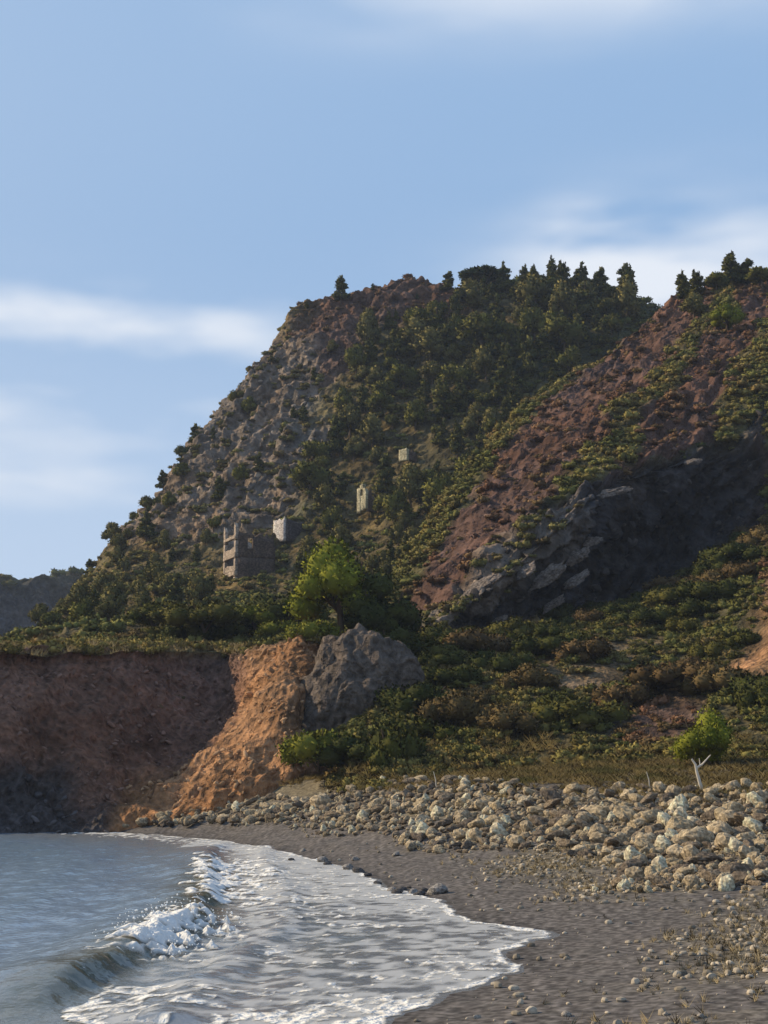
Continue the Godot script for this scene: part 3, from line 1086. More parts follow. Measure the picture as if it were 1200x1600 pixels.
func ruins(hill: Sheet) -> void:
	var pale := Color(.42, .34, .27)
	var brown := Color(.135, .098, .078)  # darker copy of the wall colour, shade of the sunless side painted in
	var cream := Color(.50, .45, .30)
	# three storeys, roofless: corner of the two visible walls at the origin, long wall to +x, short open wall to -z
	var c := at(369, 925, 184)
	var o := base("ruined_building", c)
	o.rotation.y = deg_to_rad(24)
	o.scale = Vector3(.82, 1.10, 1.0)
	tag(o, "tall roofless ruined building of three storeys with open floors and one window hole", "ruin")
	for k in 3:
		piece("floor_slab", o, Vector3(-.05, 2.35 + k * 2.2, -2.6), Vector3(.5, .55 if k < 2 else .35, 5.2), 700 + k, pale)
	for k in 4:
		var y := -.2 + 2.2 * k
		for z in [-.35, -4.9]:
			piece("pillar", o, Vector3(0, y + 1.0, z), Vector3(.5, 2.1, .7), 710 + k, pale, .5 if k == 3 else 0.0)
	piece("parapet", o, Vector3(0, 3.1, -2.6), Vector3(.35, .8, 3.9), 720, pale, .2)
	piece("parapet", o, Vector3(0, 5.2, -2.6), Vector3(.35, .7, 3.9), 721, pale, .2)
	piece("wall", o, Vector3(3.2, 1.6, .05), Vector3(6.0, 5.2, .5), 722, brown)
	piece("wall", o, Vector3(.95, 5.7, .05), Vector3(1.5, 3.0, .5), 723, brown)
	piece("wall", o, Vector3(4.4, 5.4, .05), Vector3(3.6, 2.4, .5), 724, brown)
	piece("wall", o, Vector3(2.2, 4.75, .05), Vector3(1.0, 1.1, .46), 725, brown)
	piece("wall", o, Vector3(2.2, 6.95, .05), Vector3(1.0, .5, .46), 726, brown, .2)
	piece("wall", o, Vector3(4.4, 6.9, .05), Vector3(3.4, .9, .44), 727, brown, 1.0)
	piece("back_wall", o, Vector3(3.2, 3.0, -5.4), Vector3(6.4, 8.4, .5), 728, pale, 1.2)
	piece("end_wall", o, Vector3(6.3, 2.6, -2.6), Vector3(.5, 6.8, 5.2), 729, brown, 1.5)
	# a smaller house behind it, gable coloured as sunlit, other walls coloured as shaded
	c = at(446, 846, 200)
	o = base("ruined_house", c)
	o.rotation.y = deg_to_rad(36)
	tag(o, "small ruined house with one bright gable wall above the tall ruin", "ruin")
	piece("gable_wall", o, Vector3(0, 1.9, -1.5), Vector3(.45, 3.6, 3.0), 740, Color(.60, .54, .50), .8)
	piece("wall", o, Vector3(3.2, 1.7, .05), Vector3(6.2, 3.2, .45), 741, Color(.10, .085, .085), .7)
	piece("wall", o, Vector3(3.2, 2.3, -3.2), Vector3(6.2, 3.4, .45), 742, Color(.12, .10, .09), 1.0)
	# a broken tower stub with a window hole
	c = at(569, 792, 196)
	o = base("ruined_tower", c)
	o.rotation.y = deg_to_rad(40)
	tag(o, "narrow cream coloured broken tower wall with a small dark window hole", "ruin")
	piece("wall", o, Vector3(0, 1.0, -.95), Vector3(.5, 3.6, .75), 750, cream, .2)
	piece("wall", o, Vector3(0, 1.2, .35), Vector3(.5, 3.2, .7), 751, cream, .7)
	piece("sill", o, Vector3(0, .55, -.3), Vector3(.46, 2.2, .7), 752, cream)
	piece("lintel", o, Vector3(0, 3.0, -.3), Vector3(.46, .9, .7), 753, cream, .4)
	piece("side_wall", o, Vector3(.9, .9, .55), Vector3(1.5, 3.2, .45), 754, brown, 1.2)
	c = at(637, 718, 204)
	o = base("ruined_hut", c)
	o.rotation.y = deg_to_rad(48)
	tag(o, "tiny pale ruined hut wall among the trees, highest of the ruins", "ruin")
	piece("wall", o, Vector3(0, .9, -.7), Vector3(.45, 2.1, 1.7), 760, cream, .5)
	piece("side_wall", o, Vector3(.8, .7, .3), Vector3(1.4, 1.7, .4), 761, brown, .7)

# ---------------------------------------------------------------- the scene
func _ready() -> void:
	rng.seed = 20240611
	var cam := Camera3D.new()
	cam.name = "camera"
	cam.fov = rad_to_deg(2.0 * atan(800.0 / F))
	cam.near = .2
	cam.far = 9000.0
	cam.position = EYE
	cam.rotation.x = pitch
	add_child(cam)
	cam.current = true
	var env := Environment.new()
	env.background_mode = Environment.BG_SKY
	env.sky = Sky.new()
	env.sky.sky_material = make_sky()
	env.tonemap_mode = Environment.TONE_MAPPER_LINEAR
	env.tonemap_exposure = 1.15
	env.fog_enabled = true
	env.fog_density = .0002
	env.fog_light_color = Color(.80, .86, .95)
	env.sdfgi_enabled = true
	env.ssao_enabled = true
	env.ssil_enabled = true
	var we := WorldEnvironment.new()
	we.name = "world"
	we.environment = env
	add_child(we)
	var sun := DirectionalLight3D.new()
	sun.name = "sun"
	sun.light_energy = 1.6
	sun.light_color = Color(1.0, .91, .76)
	sun.light_angular_distance = .5
	sun.shadow_enabled = true
	add_child(sun)
	sun.look_at_from_position(Vector3.ZERO, -Vector3(-.82, .52, -.24))

	n_big = noise(FastNoiseLite.TYPE_SIMPLEX_SMOOTH, .035, 3, FastNoiseLite.FRACTAL_FBM, 21)
	n_mid = noise(FastNoiseLite.TYPE_SIMPLEX_SMOOTH, .055, 4, FastNoiseLite.FRACTAL_FBM, 22)
	n_fine = noise(FastNoiseLite.TYPE_SIMPLEX_SMOOTH, .32, 4, FastNoiseLite.FRACTAL_FBM, 23)
	n_ridge = noise(FastNoiseLite.TYPE_SIMPLEX_SMOOTH, .075, 5, FastNoiseLite.FRACTAL_RIDGED, 24)
	n_cell = noise(FastNoiseLite.TYPE_CELLULAR, .12, 3, FastNoiseLite.FRACTAL_FBM, 25)
	n_cell.cellular_return_type = FastNoiseLite.RETURN_DISTANCE
	n_blob = noise(FastNoiseLite.TYPE_SIMPLEX_SMOOTH, .55, 3, FastNoiseLite.FRACTAL_FBM, 26)
	materials()

	# the water's edge, from behind the camera along the bay to the cliff and out to sea
	for p in [Vector2(-60, 45), Vector2(-14, 4), Vector2(-4, -8), Vector2(-1.3, -15)]: shore_line.append(p)
	for p in [[600, 1600], [690, 1556], [742, 1540], [790, 1521], [808, 1505], [785, 1497], [772, 1490], [820, 1476], [868, 1465], [836, 1455], [800, 1451], [740, 1440], [700, 1426], [690, 1408], [612, 1392], [580, 1373], [530, 1353], [480, 1341], [400, 1323], [330, 1313], [250, 1306], [150, 1299], [40, 1294], [-120, 1292]]:
		var q := level(p[0], p[1])
		shore_line.append(Vector2(q.x, q.z))
	shore_line.append(Vector2(-60, -100))
	shore_line.append(Vector2(-420, -180))
	land = shore_line.duplicate()
	land.append_array([Vector2(-420, -400), Vector2(400, -400), Vector2(400, 60), Vector2(-60, 60)])
	for p in [[35, 1565], [140, 1508], [225, 1470], [290, 1438], [318, 1398], [325, 1355], [325, 1325]]:
		var q := level(p[0], p[1], .2)
		crest.append(Vector2(q.x, q.z))

	# ---- large land
	var hill := sheet("headland_hill", [
		[[-40, 1024, 140, "g"], [20, 1020, 120, "g"], [120, 1014, 112, "g"], [220, 1012, 110, "g"], [320, 1012, 110, "g"], [420, 1012, 110, "g"], [520, 1006, 112, "g"], [620, 1014, 115, "g"], [740, 1014, 120, "g"]],
		[[60, 985, 200, "g"], [110, 965, 175, "g"], [170, 955, 165, "g"], [240, 950, 160, "g"], [320, 950, 158, "g"], [400, 945, 156, "g"], [500, 935, 152, "g"], [600, 925, 145, "g"], [720, 930, 150, "g"]],
		[[140, 920, 235, "b"], [148, 890, 222, "y"], [200, 875, 212, "y"], [270, 880, 202, "g"], [340, 893, 196, "y"], [410, 885, 192, "g"], [510, 870, 186, "g"], [610, 850, 178, "g"], [740, 850, 175, "g"]],
		[[210, 860, 250, "k"], [200, 815, 234, "k"], [260, 800, 222, "k"], [330, 805, 215, "k"], [400, 810, 208, "k"], [470, 800, 204, "g"], [560, 785, 200, "y"], [660, 765, 195, "g"], [800, 740, 195, "g"]],
		[[290, 780, 262, "k"], [255, 745, 240, "k"], [320, 720, 232, "k"], [390, 715, 226, "k"], [460, 712, 221, "k"], [530, 705, 217, "g"], [620, 690, 213, "g"], [720, 670, 210, "g"], [860, 640, 210, "g"]],
		[[370, 700, 272, "k"], [335, 640, 248, "k"], [400, 630, 241, "k"], [465, 625, 236, "k"], [530, 620, 232, "y"], [600, 615, 229, "g"], [690, 600, 225, "g"], [790, 580, 222, "f"], [930, 560, 222, "f"]],
		[[440, 620, 282, "k"], [405, 560, 256, "k"], [460, 550, 250, "k"], [520, 545, 245, "r"], [580, 540, 242, "g"], [650, 535, 239, "g"], [740, 525, 236, "g"], [850, 515, 233, "f"], [1000, 510, 233, "f"]],
		[[500, 560, 292, "k"], [445, 497, 263, "y"], [495, 490, 258, "r"], [550, 485, 254, "r"], [610, 478, 251, "r"], [680, 480, 249, "r"], [770, 478, 247, "g"], [910, 480, 245, "f"], [1040, 505, 243, "f"]],
		[[540, 520, 300, "g"], [488, 478, 268, "r"], [530, 465, 266, "r"], [590, 449, 265, "r"], [650, 436, 264, "r"], [720, 450, 263, "r"], [805, 445, 262, "f"], [945, 452, 261, "f"], [1045, 498, 255, "f"]],
	], 40, 40, 1.4, M.terrain, Vector3(6, -14, -22), .8, 1.25)
	var spur := sheet("heath_spur_hill", [
		[[640, 1050, 114, "g"], [700, 1040, 115, "d"], [780, 1035, 118, "d"], [870, 1020, 125, "d"], [960, 1000, 133, "d"], [1060, 970, 137, "d"], [1150, 930, 137, "g"], [1260, 860, 132, "r"], [1400, 760, 126, "r"]],
		[[640, 1025, 114, "g"], [700, 1005, 115.5, "d"], [780, 970, 119, "d"], [868, 930, 126, "d"], [955, 895, 136, "d"], [1050, 850, 141, "d"], [1150, 815, 141, "d"], [1260, 760, 136, "r"], [1400, 680, 132, "r"]],
		[[640, 1002, 113.5, "g"], [690, 968, 114, "k"], [765, 905, 116, "k"], [858, 838, 120, "k"], [950, 770, 127, "d"], [1050, 726, 136, "d"], [1150, 690, 141, "d"], [1260, 640, 142, "r"], [1400, 560, 140, "r"]],
		[[600, 965, 128, "g"], [660, 905, 127, "g"], [720, 845, 128, "r"], [800, 775, 130, "r"], [920, 700, 136, "r"], [1040, 655, 144, "y"], [1150, 615, 150, "g"], [1260, 570, 156, "r"], [1400, 500, 160, "r"]],
		[[640, 860, 150, "g"], [700, 790, 147, "r"], [770, 722, 148, "r"], [840, 680, 150, "r"], [945, 620, 155, "r"], [1040, 570, 162, "y"], [1150, 535, 168, "r"], [1260, 490, 172, "r"], [1400, 440, 176, "r"]],
		[[770, 720, 180, "g"], [810, 648, 170, "g"], [860, 620, 171, "g"], [920, 592, 173, "y"], [980, 565, 176, "r"], [1050, 525, 181, "r"], [1150, 478, 186, "y"], [1260, 440, 190, "r"], [1400, 400, 194, "r"]],
		[[930, 640, 205, "g"], [920, 582, 188, "g"], [955, 562, 188, "g"], [990, 545, 189, "r"], [1020, 525, 190, "r"], [1070, 488, 194, "b"], [1150, 448, 198, "g"], [1260, 430, 202, "g"], [1400, 395, 206, "g"]],
		[[1000, 600, 225, "g"], [1010, 530, 203, "g"], [1030, 506, 203, "r"], [1045, 492, 204, "b"], [1062, 475, 205, "b"], [1090, 462, 207, "b"], [1150, 438, 210, "g"], [1260, 424, 214, "g"], [1400, 388, 218, "g"]],
	], 36, 38, 1.0, M.terrain, Vector3(8, -12, -20), .8, 1.6, true)
	var foot := sheet("foothill", [
		[[500, 1270, 82, "y"], [560, 1254, 74, "y"], [680, 1248, 72, "y"], [800, 1245, 70, "y"], [920, 1240, 68, "y"], [1040, 1236, 66, "y"], [1160, 1234, 64, "y"], [1280, 1234, 62, "y"], [1420, 1232, 60, "y"]],
		[[505, 1215, 87, "b"], [560, 1190, 80, "y"], [680, 1190, 78, "y"], [800, 1190, 77, "y"], [920, 1190, 75, "y"], [1040, 1188, 73, "y"], [1160, 1185, 71, "y"], [1280, 1182, 70, "g"], [1420, 1175, 68, "g"]],
		[[510, 1150, 94, "b"], [560, 1115, 89, "g"], [680, 1105, 88, "g"], [800, 1110, 86, "y"], [920, 1110, 84, "g"], [1040, 1112, 82, "r"], [1160, 1105, 80, "g"], [1280, 1095, 78, "g"], [1420, 1075, 76, "g"]],
		[[515, 1090, 98, "b"], [560, 1060, 95, "d"], [680, 1045, 95, "g"], [762, 1056, 93, "g"], [900, 1080, 90, "y"], [1040, 1062, 92, "g"], [1150, 1030, 93, "o"], [1260, 960, 93, "o"], [1420, 880, 93, "r"]],
		[[440, 1060, 99, "g"], [560, 1050, 99, "g"], [680, 1041, 96.5, "g"], [762, 1053, 94.6, "y"], [905, 1078, 91.6, "t"], [1040, 1052, 96, "g"], [1145, 1000, 98, "g"], [1260, 920, 97, "o"], [1420, 840, 97, "r"]],
		[[440, 1022, 104, "g"], [560, 1005, 106, "g"], [680, 1000, 110, "g"], [800, 995, 110, "g"], [930, 965, 112, "g"], [1060, 935, 116, "g"], [1160, 880, 118, "g"], [1260, 820, 118, "r"], [1420, 740, 118, "r"]],
		[[440, 1002, 110, "g"], [560, 985, 114, "g"], [680, 990, 119, "g"], [800, 985, 124, "g"], [930, 955, 134, "g"], [1060, 915, 141, "g"], [1160, 855, 142, "g"], [1260, 790, 142, "r"], [1420, 700, 142, "r"]],
	], 26, 26, .55, M.cliff)
	var cliff := sheet("low_cliff", [
		[[-160, 1300, 78, "b"], [-20, 1296, 81, "d"], [70, 1296, 81.5, "d"], [140, 1296, 81.5, "d"], [196, 1274, 83, "o"], [285, 1260, 82, "o"], [450, 1224, 83, "o"], [575, 1228, 88, "b"]],
		[[-170, 1240, 80, "b"], [-25, 1235, 83, "d"], [70, 1235, 85, "d"], [150, 1235, 87, "b"], [232, 1232, 88.5, "o"], [305, 1202, 86, "o"], [450, 1175, 84, "o"], [575, 1190, 90, "b"]],
		[[-160, 1160, 83, "b"], [-22, 1160, 85, "b"], [70, 1160, 88, "b"], [165, 1160, 91, "b"], [300, 1165, 96, "b"], [362, 1135, 90, "o"], [447, 1120, 86, "o"], [570, 1120, 94, "b"]],
		[[-150, 1080, 86, "b"], [-12, 1085, 88, "b"], [75, 1085, 91, "b"], [185, 1085, 95, "b"], [335, 1095, 102, "b"], [388, 1070, 95, "o"], [456, 1060, 90, "o"], [565, 1060, 98, "b"]],
		[[-120, 1032, 88, "b"], [8, 1034, 91, "b"], [80, 1030, 94, "b"], [192, 1030, 98, "b"], [333, 1032, 105, "b"], [396, 1026, 99, "o"], [464, 1020, 94, "o"], [560, 1020, 102, "b"]],
		[[-90, 1014, 90, "y"], [22, 1011, 93, "y"], [85, 1010, 96, "y"], [196, 1010, 100, "y"], [335, 1012, 107, "y"], [403, 1010, 101, "o"], [470, 1002, 97, "o"], [560, 1000, 100, "g"]],
		[[-60, 1011, 115, "g"], [30, 1008, 112, "g"], [95, 1006, 115, "g"], [200, 1005, 118, "g"], [335, 1006, 121, "g"], [405, 1003, 118, "g"], [470, 995, 116, "g"], [560, 985, 118, "g"]],
	], 44, 36, .5, M.cliff, Vector3.ZERO, .45, 2.4)
	var far_land := sheet("distant_headland", [
		[[-500, 1205, 330, "d"], [-300, 1205, 350, "d"], [-150, 1205, 365, "d"], [0, 1205, 380, "d"], [130, 1205, 395, "d"], [240, 1205, 410, "d"]],
		[[-500, 1060, 350, "d"], [-300, 1060, 370, "d"], [-150, 1060, 385, "d"], [0, 1060, 400, "d"], [130, 1060, 415, "d"], [240, 1060, 430, "d"]],
		[[-500, 940, 370, "d"], [-300, 940, 395, "d"], [-150, 940, 410, "d"], [0, 935, 425, "d"], [130, 935, 440, "d"], [240, 935, 455, "d"]],
		[[-500, 930, 390, "g"], [-300, 915, 410, "g"], [-150, 908, 425, "g"], [0, 907, 440, "g"], [130, 906, 455, "g"], [240, 906, 470, "g"]],
	], 26, 26, 2.4, M.terrain, Vector3(0, -18, -40))
	tag(hill.node, "high rocky headland hill with pines on its right slope", "", "", "")
	tag(spur.node, "reddish heath covered spur with a dark slate cliff below", "", "", "")
	tag(cliff.node, "brown earth cliff over the water with an orange slip", "", "", "")

	build_beach()
	build_sea()
	var fo := cut_sheet("foam", -10.5, 5.0, -92.0, -18.5, .085, .15, foam_value, 3.2, 1.0, M.foam)
	var fo2 := cut_sheet("foam", -30.0, -10.6, -92.0, -68.0, .12, .2, foam_value, 3.2, 1.0, M.foam)
	tag(fo2, "thin white foam along the foot of the brown cliff", "", "", "stuff")
	tag(fo, "white foam of the breaking wave and the swash edge", "", "", "stuff")
	var drops := [[], []]
	for i in 320:
		var z := -rng.randf_range(29.5, 36.5)
		var dx := rng.randf_range(-.5, 1.5)
		var x := crest_x(z) + crest_wobble(z) + dx
		var y := sea_at(x, z, shore(x, z)) + .1 + absf(rng.randfn()) * .22 * exp(-pow((dx - .3) / .7, 2.0)) + rng.randf() * .12
		drops[0].append(Transform3D(Basis().scaled(Vector3.ONE * lerpf(.008, .03, pow(rng.randf(), 3.0))), Vector3(x, y, z)))
		drops[1].append(Color(1, 1, 1))
	multi("spray", rock_mesh(660, Vector3(1, 1, 1), 2, 4, Color(.6, .6, .58)), M.pebble, drops[0], drops[1], "drops of spray over the breaking crest")
	var fi := cut_sheet("foam_film", -9.5, 4.6, -88.0, -18.5, .12, .2, film_value, 1.2, .55, M.film)
	tag(fi, "thin grey lather on the backwash", "", "", "stuff")

	# the grey rock knob beside the slip, and pale ledges along the edge of the dark cliff
	var st := SurfaceTool.new()
	var lobes := [[Vector3(0, 0, 0), Vector3(3.7, 5.6, 4.2), .2], [Vector3(2.2, -1.0, 1.2), Vector3(2.6, 4.0, 2.8), -.25], [Vector3(-1.9, -.8, 1.3), Vector3(2.2, 4.2, 2.6), .3], [Vector3(.6, 1.5, 1.8), Vector3(2.4, 3.0, 2.6), .1], [Vector3(3.6, -2.6, .6), Vector3(2.4, 3.0, 2.4), -.4], [Vector3(-.6, -2.2, 2.6), Vector3(2.6, 3.0, 2.0), .2], [Vector3(-1.2, 2.6, -.6), Vector3(2.0, 2.2, 2.4), .5]]
	for k in lobes.size():
		st.append_from(rock_mesh(850 + k, lobes[k][1], 9, 46, Color(.150, .120, .098), .17, .55, 1.6), 0, Transform3D(Basis(Vector3.FORWARD, lobes[k][2]), lobes[k][0]))
	var knob := put("rock_outcrop", st.commit(), M.cliff)
	knob.position = at(558, 1118, 92)
	knob.rotation.y = .5
	knob.scale = Vector3(1.15, 1.08, 1.1)
	tag(knob, "big rounded grey rock outcrop between the orange slip and the scrub", "rock")
	for h in [[858, 900, 84, 17, .80, 119.6], [905, 868, 50, 14, .72, 122.4], [898, 908, 60, 9, .66, 121], [862, 945, 50, 7, .7, 121], [750, 915, 66, 9, .68, 116.4], [690, 968, 84, 7, .66, 114.8], [820, 895, 50, 9, .72, 118], [925, 845, 40, 9, .5, 125], [880, 812, 44, 9, .62, 122.5], [960, 768, 60, 9, .34, 127.6], [1085, 722, 34, 8, .3, 136.6], [782, 970, 30, 12, .95, 117], [990, 950, 50, 7, .55, 133.5], [1020, 948, 44, 7, .45, 135]]:
		var w: float = h[2] * h[5] / F * .5
		var l := put("ledge", rock_mesh(820 + int(h[0]), Vector3(w, h[3] * h[5] / F * .6, .9), 12, 16, Color(.21, .172, .145), .5, .2), M.stone, spur.node)
		l.position = at(h[0], h[1], h[5])
		l.rotation = Vector3(.45, .35, h[4])

	ruins(hill)
	boulders(6.5, 27.0)
	label_all("boulders of the stone bank", "boulder", [[662, 1298, "the creamy oval boulder by the sand"], [1043, 1282, "the whitish angular boulder"], [1085, 1305, "the long tilted slab"], [1155, 1322, "the bright cream boulder low in the bank"], [1183, 1250, "the big cream boulder on top"], [1045, 1243, "the dark square boulder"], [985, 1352, "the dark low slab on the sand"], [930, 1268, "the broad tan boulder"], [500, 1250, "the narrow end of the bank"],
		[1195, 1355, "the beige block on the sand"], [1092, 1230, "the bleached dead tree"], [682, 1230, "the thin upright stake"], [1016, 1235, "the pale leaning stake"], [330, 1265, "the foot of the orange slip"], [180, 1285, "the foot of the dark brown cliff"], [580, 1265, "the green shrubs under the outcrop"], [780, 1290, "the middle of the bank's face"], [850, 1240, "the dry grass above the bank"]])
	beach_stones()

	# ---- plants
	protos.conifer = [tree_proto("conifer", 901), tree_proto("conifer", 902), tree_proto("conifer", 903)]
	protos.pine = [tree_proto("pine", 911), tree_proto("pine", 912), tree_proto("pine", 913)]
	protos.olive = [tree_proto("olive", 921), tree_proto("olive", 922)]
	protos.bright = [tree_proto("bright", 931), tree_proto("bright", 932)]
	protos.shade = [tree_proto("shade", 935), tree_proto("shade", 936)]
	protos.umbrella = [tree_proto("umbrella", 941)]
	protos.shrub = [shrub_proto(Color(.030, .034, .010), Color(.098, .096, .022), 951), shrub_proto(Color(.040, .040, .012), Color(.125, .112, .028), 952), shrub_proto(Color(.022, .028, .010), Color(.072, .076, .020), 953)]
	protos.yellow_shrub = [shrub_proto(Color(.07, .08, .012), Color(.22, .21, .035), 954)]
	protos.heath = [shrub_proto(Color(.05, .036, .018), Color(.15, .10, .045), 955), shrub_proto(Color(.06, .045, .02), Color(.17, .12, .05), 956)]

	# trees along the skyline, each where it stands in the photograph
	for t in [["conifer", 533, 466, 36, "lone small conifer on the bare skyline above the rocky shoulder", 1.0], ["conifer", 700, 452, 30, "first pointed conifer on the skyline beside the spreading pine", 1.1], ["umbrella", 756, 448, 40, "wide spreading flat topped pine on the crest of the hill", 1.35],
		["conifer", 819, 444, 34, "slim conifer of the close pair on the crest, on the side of the spreading pine", .9], ["conifer", 836, 444, 32, "slim conifer of the close pair on the crest, on the side of the tallest tree", .9], ["conifer", 880, 446, 42, "tallest dark conifer on the crest of the wooded hill", 1.1],
		["conifer", 906, 446, 36, "narrow conifer just after the tallest one on the crest", 1.0], ["conifer", 940, 452, 36, "broad dark conifer near the end of the wooded crest", 1.1], ["conifer", 978, 480, 34, "last big conifer where the crest drops to the saddle", 1.0], ["pine", 860, 452, 26, "rounded low pine between the slim pair and the tallest conifer", 1.2], ["pine", 790, 452, 20, "low bushy pine beside the flat topped pine on the crest", 1.3], ["pine", 1003, 494, 16, "round dark pine low on the crest beside the saddle", 1.1], ["pine", 960, 466, 28, "round pine between the two last conifers of the crest", 1.2]]:
		var p := on(hill, t[1], t[2] + 4)
		plant(t[0], "pine_tree", p - Vector3(0, 2.3 if t[0] == "umbrella" else .2, 0), t[3] * -p.z / F * 1.35, t[4], "tree", "", t[5])
	for t in [["conifer", 1068, 474, 42, "slim conifer beside the saddle, first tree of the nearer ridge", .9], ["conifer", 1094, 464, 36, "second conifer of the nearer ridge, loose and ragged", 1.1], ["conifer", 1140, 446, 44, "tall pointed tree on the nearer ridge near the picture's edge", 1.1], ["pine", 1120, 456, 30, "round pine filling the gap beside the tall pointed tree", 1.2], ["conifer", 1165, 446, 34, "bushy pine at the top of the nearer ridge", 1.3], ["pine", 1190, 446, 30, "last bushy pine of the nearer ridge, cut by the picture's edge", 1.3], ["bright", 1135, 520, 42, "light green round tree on the slope under the nearer ridge", 1.2], ["olive", 1085, 500, 34, "greyish bare looking tree below the saddle on the nearer ridge", 1.2]]:
		var p := on(spur, t[1], t[2])
		plant(t[0], "pine_tree", p - Vector3(0, .2, 0), t[3] * -p.z / F * 1.55, t[4], "tree", "", t[5])
	var p0 := on(hill, 140, 897)
	plant("conifer", "pine_tree", p0, 2.9, "small ragged conifer at the seaward foot of the headland skyline", "tree", "", 1.1)
	for t in [[285, 705, 22, "dark round shrub on the seaward skyline half way up"], [375, 615, 22, "round shrub in the notch high on the seaward skyline"], [232, 775, 24, "dark shrub low on the seaward skyline, above the lowest rocks"], [212, 806, 18, "small shrub lowest but one on the seaward skyline"]]:
		var p := on(hill, t[0], t[1])
		plant("shrub", "skyline_shrub", p - Vector3(-.4, t[2] * -p.z / F * .35, 0), t[2] * -p.z / F, t[3], "shrub", "", 1.0)

	# pines and bushes over the hill
	var placed: Array = []
	var tries := 0
	var zones := "fgyrk"
	while placed.size() < 290 and tries < 30000:
		tries += 1
		var k := pick(hill)
		var kd := hill.kind[k]
		if not zones.contains(kd): continue
		var want: float = {"f": 1.0, "g": .6, "y": .25, "r": .14, "k": .05}[kd]
		if rng.randf() > want: continue
		var p := hill.pos[k]
		var q := spot(p)
		if q.x < 60 or q.x > 1180 or -p.z < 150.0 or hill.nor[k].dot((EYE - p).normalized()) < .05: continue
		var h := rng.randf_range(3.6, 8.2) * (1.2 if kd == "f" else 1.0) * (1.0 if kd != "k" and kd != "r" else .6)
		if q.distance_to(Vector2(400, 870)) < 75.0 or q.distance_to(Vector2(375, 945)) < 48.0 or q.distance_to(Vector2(470, 830)) < 45.0 or q.distance_to(Vector2(567, 775)) < 26.0 or q.distance_to(Vector2(637, 712)) < 24.0: continue
		if absf(q.x - 637.0) < 30.0 and q.y > 690.0 and q.y < 775.0 or absf(q.x - 567.0) < 30.0 and q.y > 740.0 and q.y < 840.0: continue
		if q.x > 985.0 and q.y < 540.0: continue
		var crest_tree := q.y < 490.0 and q.x > 690.0
		if q.y < 485.0: h *= .55 if q.x < 780.0 else .66
		if q.x < 530.0 and q.y < 640.0 and (kd == "y" or q.x < 470.0): continue
		var ok := true
		for o in placed:
			if o.distance_squared_to(p) < 10.0:
				ok = false
				break
		if not ok: continue
		placed.append(p)
		var what: String = ["pine", "olive", "conifer", "conifer"][rng.randi() % 4] if kd != "f" else ["pine", "conifer", "conifer", "olive", "conifer"][rng.randi() % 5]
		if crest_tree:
			what = "conifer"
			h *= rng.randf_range(.6, 1.15)
		if q.y > 850.0:
			h *= .6
			if rng.randf() < .6: what = "olive"
		var look: String = {"pine": "round green pine", "olive": "pale olive pine", "conifer": "pointed dark pine"}[what]
		var tree := plant(what, "pine_tree", p - Vector3(0, .3, 0), h, "", "tree", "", rng.randf_range(.72, 1.1))
		await_label(tree, look, p + Vector3(0, h * .5, 0), "pines on the headland hill")
	label_all("pines on the headland hill", "tree", [[533, 450, "the lone small skyline conifer"], [700, 436, "the first pointed crest conifer"], [756, 428, "the flat topped crest pine"], [880, 420, "the tallest crest conifer"], [978, 456, "the last conifer by the saddle"], [380, 860, "the tall ruined building"], [440, 815, "the ruined gable house"], [569, 770, "the broken tower wall"], [637, 708, "the highest tiny ruin"], [540, 880, "the bright yellow green tree"], [285, 700, "the seaward skyline shrub half way up"], [375, 612, "the high notch shrub on the skyline"],
		[140, 885, "the ragged conifer at the seaward foot"], [850, 560, "the shaded middle of the wood"], [900, 585, "the top end of the green spur edge"], [780, 660, "the middle of the gully edge"], [700, 780, "the lower gully edge"], [600, 550, "the middle of the upper slope"], [540, 650, "the pale crags' green border"], [690, 640, "the mid slope above the highest ruin"], [240, 900, "the thicket seaward of the ruined building"], [470, 960, "the lime shrub over the slip"]])

	# the bright tree, the lime shrub and the other plants that stand out
	var b0 := at(540, 1000, 101)
	plant("bright", "broadleaf_tree", b0 + Vector3(-.3, -.6, 0), 9.8, "big bright yellow green broadleaf tree above the grey rock outcrop", "tree", "", .95)
	plant("shade", "broadleaf_tree", b0 + Vector3(2.3, -1.2, .6), 7.4, "tree with shade painted into its leaves, close against the bright yellow green one", "tree", "", 1.1)
	plant("shade", "broadleaf_tree", b0 + Vector3(3.2, -2.4, 2.5), 4.6, "low tree with shade painted into its leaves, beside the big bright tree, above the outcrop", "tree", "", 1.3)
	plant("yellow_shrub", "lime_shrub", at(489, 1000, 97), 2.2, "lime yellow shrub at the top of the orange slip", "shrub", "", 1.0)
	plant("bright", "yellow_green_tree", at(1104, 1222, 68), 4.6, "yellow green young tree behind the bleached dead trunk at the beach edge", "tree", "", .9)
	plant("yellow_shrub", "green_shrub", at(496, 1186, 80.5), 2.6, "green shrub growing on the foot of the orange slip", "shrub", "", .95)
	plant("shrub", "green_shrub", at(612, 1200, 79), 3.6, "tall green shrub against the foot of the rock outcrop", "shrub", "", .75)
	plant("shrub", "green_shrub", at(655, 1165, 84), 2.6, "dark shrub covering the shaded lower corner of the rock outcrop", "shrub", "", 1.3)
	plant("heath", "brown_shrub", at(640, 1110, 89), 2.0, "brown shrub half way up the shaded side of the rock outcrop", "shrub", "", 1.3)
	plant("shrub", "green_shrub", at(560, 1190, 80), 2.0, "low green shrub between the slip foot shrub and the tall one", "shrub", "", 1.3)
